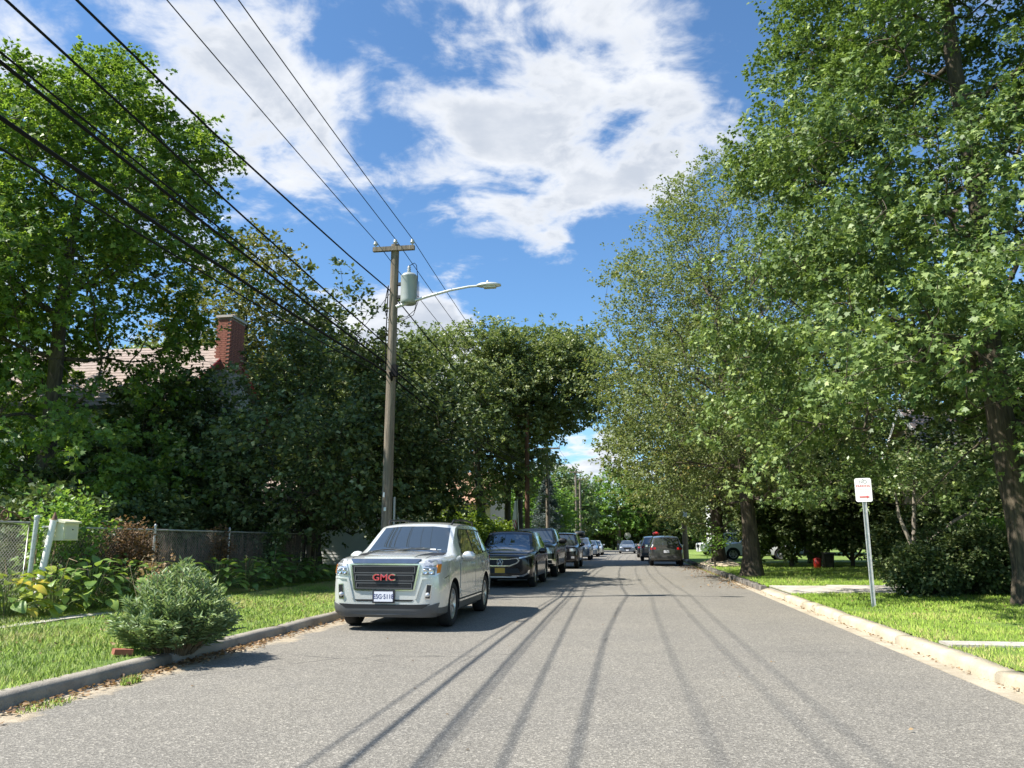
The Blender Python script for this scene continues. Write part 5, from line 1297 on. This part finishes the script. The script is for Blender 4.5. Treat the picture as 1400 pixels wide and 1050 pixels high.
def sedan_stations(L, W, H, zb=.20):
    w = W / 2; k = H - .05
    return [S(0, zb + .06, w * .66, .48, w * .78, .64, w * .72, .70, w * .6, .01, .3), S(.08, zb + .02, w * .84, .5, w * .91, .68, w * .86, .74, w * .74, .02),
        S(.3, zb, w * .94, .55, w * .97, .74, w * .93, .81, w * .80, .03), S(1.0, zb, w * .97, .6, w, .85, w * .95, .90, w * .82, .04),
        S(1.35, zb, w * .97, .6, w, .88, w * .95, .94, w * .82, .04, .7), S(2.1, zb, w * .97, .6, w, .92, w * .95, k - .06, w * .64, .05, .5),
        S(2.7, zb, w * .97, .6, w, .93, w * .95, k, w * .66, .05), S(3.3, zb, w * .97, .62, w, .95, w * .95, k - .05, w * .63, .05, .4),
        S(L - .75, zb, w * .96, .64, w * .985, .96, w * .93, 1.02, w * .78, .03, .6), S(L - .3, zb + .03, w * .93, .65, w * .95, .96, w * .89, 1.01, w * .76, .03),
        S(L - .06, zb + .08, w * .86, .62, w * .89, .90, w * .82, .95, w * .7, .02), S(L, zb + .12, w * .76, .6, w * .8, .84, w * .74, .88, w * .64, .01, .3)]
def mirrors(root, sk, y, z, x, mat, big=1.0):
    for s in (-1, 1):
        mb = MB(); vs = []; fs = []
        prof = [(0, .05), (.04, .10), (.10, .115), (.17, .10), (.22, .05)]
        for xx, hh in prof:
            for a in range(10): an = 2 * math.pi * a / 10; vs.append((s * (x + xx * big), y + .07 * big * math.cos(an) * (1 if math.cos(an) < 0 else .6) + .03 * xx * 4, z + hh * .78 * big * math.sin(an)))
        for i in range(4):
            for a in range(10): fs.append((i * 10 + a, i * 10 + (a + 1) % 10, (i + 1) * 10 + (a + 1) % 10, (i + 1) * 10 + a))
        fs += [tuple(range(10)), tuple(range(40, 50))]
        mb.add(vs, fs, True); mb.box((s * (x - .02), y + .03, z - .04), (.09, .06, .05)); m = mb.build('side_mirror', mat, root)
        MB().box((s * (x + .11 * big), y + .052 * big, z), (.15 * big, .008, .12 * big)).build('mirror_glass', M_chrome, m)
def side_glass(root, sk, spec, mat=None):
    for poly in spec: sk.panel('side_window', poly, 'right', mat or M_glass, root, .005, .012, .12, both=True)
def plate(root, sk, z, mat, txt, tmat, side='front', frame=M_platef, x=0.0, w_=.305, h_=.152):
    p, n = sk.hit(x, z, side); y = p.y + (-.022 if side == 'front' else .022); s = -1 if side == 'front' else 1
    f = MB().box((x, y, z), (w_ + .055, .014, h_ + .05)).build('licence_plate_frame', frame, root)
    q = MB().box((x, y + s * .009, z), (w_, .006, h_)).build('licence_plate', mat, f)
    if txt:
        o = link('lettering', text_mesh(txt, .098, tmat), f, (x, y + s * .0145, z - .002), (R(90), 0, 0 if side == 'front' else math.pi)); o.scale = (.86, 1, 1)
    return f

# ---- silver SUV in front
L_, W_, H_ = 4.70, 1.88, 1.755
st_ = suv_stations(L_, W_, H_, .19, hood=1.15, nose=1.05, cowl=1.22, wtop=1.98, roofw=.70, shoulder=1.09)
gm, sk = vehicle('silver_suv', 'silver SUV with tall grille parked first at the left kerb', 'car', (-3.88, 12.1, 0), 0, st_, (.94, 3.80, .365, 1.60), P_silver, 'cars parked along the left kerb', .06, .245, 6, clad=M_clad)
sk.panel('windshield', [(-.71, 1.19), (.71, 1.19), (.61, 1.62), (.3, 1.65), (-.3, 1.65), (-.61, 1.62)], 'front', M_glass, gm, .004, .01, .05)
sk.panel('cowl', [(-.73, 1.155), (.73, 1.155), (.71, 1.188), (-.71, 1.188)], 'front', M_blk, gm, .005, .01, .2)
for xa, xb in ((-.62, .0), (-.04, .57)):
    pts = []
    for q in np.linspace(0, 1, 6):
        pp, nn = sk.hit(xa + (xb - xa) * q, 1.20 + .035 * math.sin(q * 3.1), 'front'); pts.append(pp + nn * .016)
    MB().tube(pts, .008, 5).build('wiper', M_blk, gm)
sk.panel('window_surround', [(1.56, 1.10), (4.26, 1.18), (4.16, 1.58), (3.66, 1.61), (2.08, 1.615), (1.90, 1.51)], 'right', M_blk, gm, .002, .01, .12, both=True)
sk.panel('hood_gap', [(-.62, .20), (-.605, .20), (-.70, 1.10), (-.715, 1.10)], 'top', M_blk, gm, .003, .01, .12)
sk.panel('hood_gap', [(.605, .20), (.62, .20), (.715, 1.10), (.70, 1.10)], 'top', M_blk, gm, .003, .01, .12)
sk.panel('bumper_gap', [(.30, .80), (.53, .835), (.53, .847), (.30, .812)], 'right', M_blk, gm, .003, .01, .12, both=True)
sk.panel('fender_gap', [(.52, .62), (.532, .62), (.532, .84), (.52, .84)], 'right', M_blk, gm, .003, .01, .12, both=True)
sk.panel('side_molding', [(1.36, .50), (3.26, .50), (3.26, .545), (1.36, .545)], 'right', P_silver, gm, .016, .02, .2, both=True)
side_glass(gm, sk, [[(1.66, 1.12), (2.62, 1.13), (2.62, 1.60), (2.10, 1.595), (1.95, 1.50)], [(2.72, 1.13), (3.52, 1.15), (3.60, 1.585), (2.72, 1.605)], [(3.66, 1.17), (4.20, 1.21), (4.10, 1.55), (3.70, 1.565)]])
for poly in ([(1.34, .44), (2.66, .44), (2.66, 1.09), (1.58, 1.08), (1.40, 1.0)], [(2.69, .44), (3.28, .44), (3.36, .72), (3.62, .86), (3.64, 1.11), (2.69, 1.10)]):
    for d in sk.panel('door', poly, 'right', P_silver, gm, .007, .012, .12, both=True):
        yy = max(p[0] for p in poly) - .24
        sgn = 1 if d.data.vertices[0].co.x > 0 else -1
        hp, _ = sk.hit(yy, .98, 'right'); MB().tube([(sgn * (hp.x + .008), yy - .10, .98), (sgn * (hp.x + .045), yy - .07, .985), (sgn * (hp.x + .045), yy + .07, .985), (sgn * (hp.x + .008), yy + .1, .98)], .014, 6).build('handle', P_silver, d)
for poly in ([(1.325, .44), (1.338, .44), (1.40, 1.02), (1.385, 1.02)], [(2.662, .44), (2.688, .44), (2.688, 1.10), (2.662, 1.10)], [(3.372, .72), (3.385, .71), (3.66, .86), (3.665, 1.1), (3.648, 1.1), (3.64, .87)]):
    sk.panel('door_gap', poly, 'right', M_blk, gm, .003, .01, .15, both=True)
sk.panel('lower_cladding', [(1.36, .22), (3.36, .22), (3.36, .425), (1.36, .425)], 'right', M_clad, gm, .012, .02, .2, both=True)
sk.panel('bumper_valance', [(-.80, .235), (.80, .235), (.86, .44), (.70, .395), (.45, .365), (-.45, .365), (-.70, .395), (-.86, .44)], 'front', M_clad, gm, .016, .03, .08)
sk.panel('lower_intake', [(-.62, .355), (.62, .355), (.74, .425), (.5, .415), (-.5, .415), (-.74, .425)], 'front', M_blk, gm, .019, .02, .1)
sk.panel('number_plate_recess', [(-.45, .46), (.45, .46), (.48, .488), (-.48, .488)], 'front', M_blk, gm, .006, .02, .1)
gf = sk.panel('grille_frame', [(-.50, .635), (-.44, .62), (.44, .62), (.50, .635), (.575, 1.025), (.54, 1.036), (-.54, 1.036), (-.575, 1.025)], 'front', M_chrome, gm, .014, .03, .1)[0]
sk.panel('grille', [(-.47, .642), (.47, .642), (.545, 1.015), (-.545, 1.015)], 'front', M_blk, gf, .018, .02, .1)
for z0, z1, q in ((.655, .745, 0), (.768, .868, 1), (.89, 1.0, 2)):
    e = .455 + (z0 - .64) * .19
    for zz in (z0, z1 - .012): sk.panel('grille_bar', [(-e, zz), (e, zz), (e, zz + .014), (-e, zz + .014)], 'front', M_clad, gf, .032, .02, .15)
    sk.panel('grille_bar', [(-e, z0 + .012), (-e + .014, z0 + .012), (-e + .014, z1 - .01), (-e, z1 - .01)], 'front', M_clad, gf, .032, .02, .15); sk.panel('grille_bar', [(e - .014, z0 + .012), (e, z0 + .012), (e, z1 - .01), (e - .014, z1 - .01)], 'front', M_clad, gf, .032, .02, .15)
    hx = MB(); nx = 30
    for r_ in range(3):
        for i in range(nx):
            x = -e + .05 + (2 * e - .1) * i / (nx - 1) + (.012 if r_ % 2 else 0); z = z0 + .03 + r_ * .024
            p, _ = sk.hit(x, z, 'front'); hx.lathe([(.011, 0), (.011, -.012), (.006, -.012), (.006, 0)], 6, 'y', (x, p.y - .018, z), False)
    hx.build('grille_mesh', pm('grille_mesh_grey', (.05, .05, .05), .5), gf)['kind'] = 'stuff'
p, _ = sk.hit(0, .825, 'front')
def italic_text(txt, size, mat, ext):
    me = text_mesh(txt, size, mat, ext)
    return me
o = link('emblem_edge', italic_text('GMC', .150, M_chrome, .012), gf, (0, p.y - .036, .824), (R(90), 0, 0)); o.scale = (1.18, 1, 1)
o = link('emblem', italic_text('GMC', .132, M_letred, .016), gf, (0, p.y - .042, .824), (R(90), 0, 0)); o.scale = (1.24, 1, 1)
for s in (1, -1):
    mk = (lambda q: q) if s > 0 else mir
    hl = sk.panel('headlight', mk([(.585, .86), (.80, .85), (.85, .88), (.862, 1.03), (.82, 1.10), (.68, 1.10), (.64, 1.07)]), 'front', M_lens, gm, .012, .02, .06)[0]
    sk.panel('headlight_bezel', mk([(.615, .87), (.80, .865), (.805, .965), (.635, .975)]), 'front', pm('bezel_dark', (.20, .20, .21), .25, .6), hl, .015, .01, .08)
    sk.panel('headlight_bezel', mk([(.655, 1.0), (.80, .99), (.80, 1.075), (.69, 1.08)]), 'front', pm('bezel_bright', (.5, .5, .5), .2, .8), hl, .015, .01, .08)
    for xx in (.665, .755):
        p, nn = sk.hit(s * xx, .918, 'front'); MB().lathe([(.044, 0), (.042, -.02), (.030, -.022), (.028, -.008), (.001, -.016)], 16, 'y', (s * xx, p.y - .014, .918)).build('projector_lens', M_chrome, hl)
    sk.panel('turn_signal', mk([(.818, .885), (.856, .90), (.862, 1.02), (.825, 1.015)]), 'front', M_amber, hl, .017, .01, .06)
    fg = sk.panel('fog_light_bezel', mk([(.655, .50), (.745, .495), (.765, .72), (.685, .73)]), 'front', M_chrome, gm, .008, .02, .08)[0]
    sk.panel('fog_light_recess', mk([(.668, .512), (.735, .508), (.755, .71), (.692, .716)]), 'front', M_blk, fg, .011, .01, .08)
    p, nn = sk.hit(s * .705, .565, 'front'); MB().lathe([(.036, 0), (.034, -.02), (.001, -.026)], 14, 'y', (s * .705, p.y - .012, .565)).build('fog_lamp', M_lens, fg)
    sk.panel('bumper_crease', mk([(.50, .50), (.525, .50), (.62, .80), (.82, .815), (.82, .835), (.59, .825)]), 'front', P_silver, gm, .018, .03, .08)
    MB().tube([(s * .60, 2.05, 1.69), (s * .615, 2.15, 1.765), (s * .62, 3.0, 1.79), (s * .61, 3.85, 1.765), (s * .60, 3.95, 1.69)], .02, 6).build('roof_rail', M_blk, gm)
    sk.panel('tail_light', mk([(.66, .86), (.84, .86), (.86, 1.08), (.68, 1.10)]), 'rear', M_tail, gm, .008, .02, .08)
sk.panel('hood_deflector', [(-.52, 1.045), (.52, 1.045), (.58, 1.085), (-.58, 1.085)], 'front', pm('tinted_acrylic', (.05, .07, .11), .06, coat=1.0, spec=.9), gm, .03, .03, .1)
sk.panel('hood_bulge', [(-.42, .22), (.42, .22), (.50, 1.08), (-.50, 1.08)], 'top', P_silver, gm, .014, .03, .12)
plate(gm, sk, .535, M_plate, 'ESG\u00b75118', M_navy)
mirrors(gm, sk, 1.58, 1.13, .92, P_silver, 1.0)
sk.panel('windshield_sticker', [(.40, 1.21), (.50, 1.21), (.50, 1.25), (.40, 1.25)], 'front', M_white, gm, .008, .006, .2)
sk.panel('windshield_sticker', [(.53, 1.21), (.60, 1.21), (.595, 1.24), (.53, 1.24)], 'front', pm('sticker_grey', (.4, .45, .45), .5), gm, .008, .006, .2)
MB().box((0, 2.4, .30), (1.3, 3.6, .12)).build('underbody', M_blk, gm)

def windows_std(root, sk, y1, y2, y3, zb, zt, yslope=.3, yend=None, zq=.03):
    side_glass(root, sk, [[(y1, zb), (y2 - .03, zb + .01), (y2 - .03, zt), (y1 + yslope + .1, zt), (y1 + yslope * .8, zt - .07)], [(y2 + .03, zb + .01), (y3 - .03, zb + .02), (y3 - .03, zt), (y2 + .03, zt)]] +
               ([[(y3 + .03, zb + .03), (yend, zb + .06), (yend - .1, zt - .03), (y3 + .03, zt - .01)]] if yend else []))
# ---- black SUV second in line
L2, W2, H2 = 5.03, 1.99, 1.74
st2 = suv_stations(L2, W2, H2, .24, hood=1.06, nose=.93, cowl=1.28, wtop=2.12, roofw=.68, shoulder=1.05)
ac, sk = vehicle('black_suv', 'glossy black SUV with gold licence plate behind the silver SUV', 'car', (-3.92, 23.4, 0), 0, st2, (.97, 3.86, .38, 1.70), P_black, 'cars parked along the left kerb', .05, .26, 5)
sk.panel('windshield', [(-.76, 1.09), (.76, 1.09), (.63, 1.55), (.3, 1.585), (-.3, 1.585), (-.63, 1.55)], 'front', M_glass, ac, .004, .01, .12)
windows_std(ac, sk, 1.75, 2.78, 3.70, 1.09, 1.54, .42, 4.4)
gr_ = sk.panel('grille_frame', [(-.60, .80), (-.52, .72), (-.30, .635), (.30, .635), (.52, .72), (.60, .80), (.53, .885), (.25, .855), (-.25, .855), (-.53, .885)], 'front', M_chrome, ac, .012, .02, .08)[0]
sk.panel('grille', [(-.55, .805), (-.49, .742), (-.28, .665), (.28, .665), (.49, .742), (.55, .805), (.50, .862), (.25, .838), (-.25, .838), (-.50, .862)], 'front', M_blk, gr_, .017, .02, .08)
p, _ = sk.hit(0, .755, 'front'); eb = MB()
for k in range(20):
    a0, a1 = 2 * math.pi * k / 20, 2 * math.pi * (k + 1) / 20
    eb.tube([(.088 * math.cos(a0), p.y - .03, .755 + .092 * math.sin(a0)), (.088 * math.cos(a1), p.y - .03, .755 + .092 * math.sin(a1))], .010, 5, cap=False)
for s in (-1, 1): eb.tube([(s * .05, p.y - .03, .70), (s * .008, p.y - .03, .815)], [.014, .012], 5)
eb.tube([(-.03, p.y - .03, .735), (.03, p.y - .03, .735)], .010, 5); eb.build('emblem', M_chrome, gr_)
for s in (1, -1):
    mk = (lambda q: q) if s > 0 else mir
    sk.panel('headlight', mk([(.56, .86), (.80, .90), (.90, .93), (.92, .965), (.80, .945), (.58, .905)]), 'front', M_lens, ac, .012, .02, .06)
    sk.panel('bumper_chrome', mk([(.35, .335), (.70, .345), (.86, .43), (.89, .54), (.85, .53), (.80, .44), (.66, .385), (.35, .37)]), 'front', M_chrome, ac, .012, .02, .07)
    sk.panel('tail_light', mk([(.66, .90), (.88, .90), (.88, 1.0), (.66, 1.02)]), 'rear', M_tail, ac, .008, .02, .08)
sk.panel('lower_intake', [(-.62, .44), (.62, .44), (.55, .58), (-.55, .58)], 'front', M_blk, ac, .005, .02, .1)
plate(ac, sk, .52, M_plateo, None, M_navy); sk.panel('skid_plate', [(-.3, .31), (.5, .31), (.5, .345), (-.3, .345)], 'front', M_alloy, ac, .014, .02, .1)
mirrors(ac, sk, 1.72, 1.08, .98, P_black, 1.1); MB().box((0, 2.5, .30), (1.4, 3.8, .12)).build('underbody', M_blk, ac)
# ---- black pickup third
L3, W3, H3 = 5.85, 2.05, 1.95
st3 = suv_stations(L3, W3, H3, .36, hood=1.28, nose=1.16, cowl=1.40, wtop=2.10, roofw=.70, shoulder=1.28)
st3 = [s_ for s_ in st3 if s_[0] < 2.7]; w3 = W3 / 2
st3 += [S(3.6, .36, w3 * .97, .8, w3, 1.29, w3 * .975, 1.86, w3 * .73, .06, .3), S(3.95, .36, w3 * .97, .8, w3, 1.29, w3 * .97, 1.80, w3 * .70, .05, .6), S(4.05, .36, w3 * .97, .8, w3, 1.27, w3 * .97, 1.33, w3 * .88, .01, .7),
        S(4.9, .36, w3 * .97, .8, w3, 1.27, w3 * .97, 1.32, w3 * .88, .01), S(5.7, .40, w3 * .95, .8, w3 * .98, 1.26, w3 * .95, 1.31, w3 * .88, .01), S(5.85, .45, w3 * .88, .8, w3 * .92, 1.22, w3 * .9, 1.27, w3 * .84, .01, .4)]
pk, sk = vehicle('pickup_truck', 'tall black pickup truck with wide mirrors, third car at the left kerb', 'truck', (-3.92, 30.2, 0), 0, st3, (1.0, 4.65, .42, 1.74), P_black2, 'cars parked along the left kerb', .06, .26, 6, .27)
sk.panel('windshield', [(-.80, 1.32), (.80, 1.32), (.68, 1.78), (-.68, 1.78)], 'front', M_glass, pk, .004, .01, .12)
windows_std(pk, sk, 1.75, 2.85, 3.85, 1.32, 1.77, .3)
gk = sk.panel('grille_frame', [(-.52, .80), (.52, .80), (.60, .88), (.60, 1.14), (-.60, 1.14), (-.60, .88)], 'front', M_chrome, pk, .012, .02, .1)[0]
sk.panel('grille', [(-.48, .83), (.48, .83), (.55, .90), (.55, 1.11), (-.55, 1.11), (-.55, .90)], 'front', M_blk, gk, .017, .02, .1)
for z in (.93, 1.02): sk.panel('grille_bar', [(-.54, z), (.54, z), (.54, z + .035), (-.54, z + .035)], 'front', M_chrome, gk, .025, .02, .15)
sk.panel('bumper', [(-.96, .52), (.96, .52), (.98, .70), (-.98, .70)], 'front', M_chrome, pk, .035, .05, .1)
for s in (1, -1):
    mk = (lambda q: q) if s > 0 else mir
    sk.panel('headlight', mk([(.62, .90), (.93, .92), (.96, 1.12), (.62, 1.13)]), 'front', M_lens, pk, .014, .02, .07)
    sk.panel('fog_light', mk([(.70, .55), (.86, .55), (.86, .66), (.70, .66)]), 'front', M_blk, pk, .042, .02, .1)
    sk.panel('tail_light', mk([(.84, .95), (.93, .95), (.93, 1.24), (.84, 1.24)]), 'rear', M_tail, pk, .01, .02, .1)
mirrors(pk, sk, 1.72, 1.38, 1.0, M_blk, 1.45); MB().box((0, 2.9, .42), (1.4, 4.6, .14)).build('underbody', M_blk, pk)
# ---- dark off-road SUV fourth
L4, W4, H4 = 4.85, 1.95, 1.82
st4 = suv_stations(L4, W4, H4, .32, hood=1.16, nose=1.05, cowl=1.35, wtop=2.0, roofw=.72, shoulder=1.15)
jp, sk = vehicle('boxy_suv', 'boxy black SUV with chrome headlamps behind the pickup', 'car', (-3.62, 39.4, 0), 0, st4, (.92, 3.80, .39, 1.66), P_black, 'cars parked along the left kerb', .06, .25, 5)
sk.panel('windshield', [(-.75, 1.2), (.75, 1.2), (.65, 1.67), (-.65, 1.67)], 'front', M_glass, jp, .004, .01, .12); windows_std(jp, sk, 1.7, 2.7, 3.6, 1.2, 1.67, .3, 4.3)
gj = sk.panel('grille', [(-.50, .84), (.50, .84), (.52, .99), (-.52, .99)], 'front', M_blk, jp, .01, .02, .1)[0]
for i in range(8): sk.panel('grille_slot_rim', [(-.46 + i * .12, .85), (-.44 + i * .12, .85), (-.44 + i * .12, .985), (-.46 + i * .12, .985)], 'front', M_chrome, gj, .016, .01, .1)
for s in (1, -1):
    mk = (lambda q: q) if s > 0 else mir
    sk.panel('headlight', mk([(.55, .86), (.84, .88), (.84, 1.0), (.55, 1.0)]), 'front', M_lens, jp, .014, .02, .07); sk.panel('fog_light', mk([(.62, .52), (.78, .52), (.78, .62), (.62, .62)]), 'front', M_lens, jp, .01, .02, .1)
    sk.panel('tail_light', mk([(.72, .9), (.86, .9), (.86, 1.15), (.72, 1.15)]), 'rear', M_tail, jp, .008, .02, .08)
plate(jp, sk, .55, M_plate, None, M_navy); mirrors(jp, sk, 1.7, 1.2, .97, P_black, 1.1); MB().box((0, 2.4, .36), (1.3, 3.6, .12)).build('underbody', M_blk, jp)
# ---- common far cars
def far_suv(name, label, loc, rz, pt, H=1.68, group=None, L=4.7, W=1.9):
    s_ = suv_stations(L, W, H, .25, hood=1.06, nose=.95, cowl=1.25, wtop=2.0, roofw=.69, shoulder=1.05)
    r_, k = vehicle(name, label, 'car', loc, rz, s_, (.93, 3.78, .36, 1.62), pt, group)
    k.panel('windshield', [(-.72, 1.1), (.72, 1.1), (.62, H - .14), (-.62, H - .14)], 'front', M_glass, r_, .004, .01, .15); windows_std(r_, k, 1.7, 2.7, 3.55, 1.09, H - .15, .38, 4.15)
    k.panel('grille', [(-.42, .62), (.42, .62), (.48, .86), (-.48, .86)], 'front', M_blk, r_, .01, .02, .12); plate(r_, k, .48, M_plate, None, M_navy)
    k.panel('rear_window', [(-.66, 1.16), (.66, 1.16), (.58, H - .17), (-.58, H - .17)], 'rear', M_glass, r_, .006, .01, .12); k.panel('rear_bumper', [(-.80, .33), (.80, .33), (.84, .56), (-.84, .56)], 'rear', M_clad, r_, .014, .03, .12)
    plate(r_, k, .80, M_plate, None, M_navy, 'rear', M_blk)
    for s in (1, -1):
        mk = (lambda q: q) if s > 0 else mir
        k.panel('headlight', mk([(.54, .78), (.82, .82), (.84, .92), (.56, .90)]), 'front', M_lens, r_, .012, .02, .08); k.panel('tail_light', mk([(.56, .90), (.86, .90), (.86, 1.0), (.60, 1.02)]), 'rear', M_tail, r_, .012, .02, .08)
    mirrors(r_, k, 1.65, 1.08, .93, pt, 1.0); MB().box((0, 2.4, .30), (1.3, 3.6, .12)).build('underbody', M_blk, r_)
    return r_, k
def far_sedan(name, label, loc, rz, pt, group=None):
    s_ = sedan_stations(4.7, 1.82, 1.45); r_, k = vehicle(name, label, 'car', loc, rz, s_, (.95, 3.65, .33, 1.56), pt, group)
    k.panel('windshield', [(-.68, .99), (.68, .99), (.56, 1.33), (-.56, 1.33)], 'front', M_glass, r_, .004, .01, .12); side_glass(r_, k, [[(1.85, .98), (2.6, .98), (2.6, 1.32), (2.25, 1.31)], [(2.66, .98), (3.4, 1.0), (3.2, 1.3), (2.66, 1.32)]])
    k.panel('grille', [(-.35, .45), (.35, .45), (.42, .62), (-.42, .62)], 'front', M_blk, r_, .008, .02, .1); plate(r_, k, .36, M_plate, None, M_navy)
    for s in (1, -1):
        mk = (lambda q: q) if s > 0 else mir
        k.panel('headlight', mk([(.48, .60), (.78, .64), (.80, .71), (.50, .69)]), 'front', M_lens, r_, .01, .02, .08); k.panel('tail_light', mk([(.5, .78), (.8, .78), (.8, .88), (.5, .88)]), 'rear', M_tail, r_, .01, .02, .08)
    k.panel('rear_window', [(-.58, 1.05), (.58, 1.05), (.5, 1.28), (-.5, 1.28)], 'rear', M_glass, r_, .006, .01, .12)
    mirrors(r_, k, 1.75, .97, .88, pt, .9); MB().box((0, 2.4, .26), (1.25, 3.6, .1)).build('underbody', M_blk, r_)
    return r_, k
GL = 'cars parked along the left kerb'; GR = 'cars parked along the right kerb'
r_, k = far_suv('roof_box_suv', 'grey SUV carrying a black roof box, fifth at the left kerb', (-3.85, 56.5, 0), 0, P_slate, 1.66, GL)
rbx = MB(); vs = []; fs = []
for y_, wy, hz in ((1.9, .25, .08), (2.1, .36, .17), (2.9, .40, .22), (3.6, .38, .20), (3.9, .28, .10)):
    for a in range(12): an = 2 * math.pi * a / 12; vs.append((wy * max(-1, min(1, 1.25 * math.cos(an))), y_, 1.90 + hz * max(-.8, min(.9, 1.2 * math.sin(an)))))
for i in range(4):
    for a in range(12): fs.append((i * 12 + a, i * 12 + (a + 1) % 12, (i + 1) * 12 + (a + 1) % 12, (i + 1) * 12 + a))
fs += [tuple(range(12)), tuple(range(48, 60))]; rbx.add(vs, fs, True); rbx.build('roof_box', M_blackp, r_)
MB().box((0, 2.3, 1.70), (1.2, .06, .05)).build('roof_bar', M_blk, r_); MB().box((0, 3.4, 1.70), (1.2, .06, .05)).build('roof_bar', M_blk, r_)
far_sedan('slate_sedan', 'slate blue car sixth at the left kerb, beyond the roof box', (-3.75, 68, 0), 0, P_slate, GL)
far_sedan('silver_sedan', 'pale silver car last in the row at the left kerb', (-3.65, 76, 0), 0, P_silver, GL)
far_sedan('dark_sedan', 'dark sedan driving towards the camera far down the street', (-.45, 86, 0), 0, P_slate)
far_suv('grey_suv', 'dark grey SUV seen from behind at the right kerb', (1.92, 49.2, 0), math.pi, P_grey, 1.68, GR)
far_suv('taupe_suv', 'taupe SUV with red tail light just ahead of the grey SUV', (1.55, 59.5, 0), math.pi, P_maroon, 1.72, GR)
far_sedan('black_sedan', 'dark car furthest ahead in the right hand parked row', (1.35, 70.5, 0), math.pi, P_black, GR)
far_suv('white_suv', 'white SUV parked sideways behind the two right trunks', (5.3, 51.2, .2), R(-90), P_white, 1.68)
far_suv('white_van', 'white car beyond the tan pole and sand heap', (5.4, 66, .2), R(-80), P_white, 1.9)
far_sedan('parked_sedan', 'dark car standing in the cross street behind the oncoming sedan', (1.2, 109.5, 0), R(-90), P_grey)
bd = MB(); bd.lathe([(.001, -.1), (.18, -.08), (.26, .02), (.16, .12), (.001, .15)], 10)
tag(bd.build('red_bundle', M_redp, None, (1.75, 56.8, 1.86)), 'small red bundle on the roof of the taupe SUV', 'luggage')
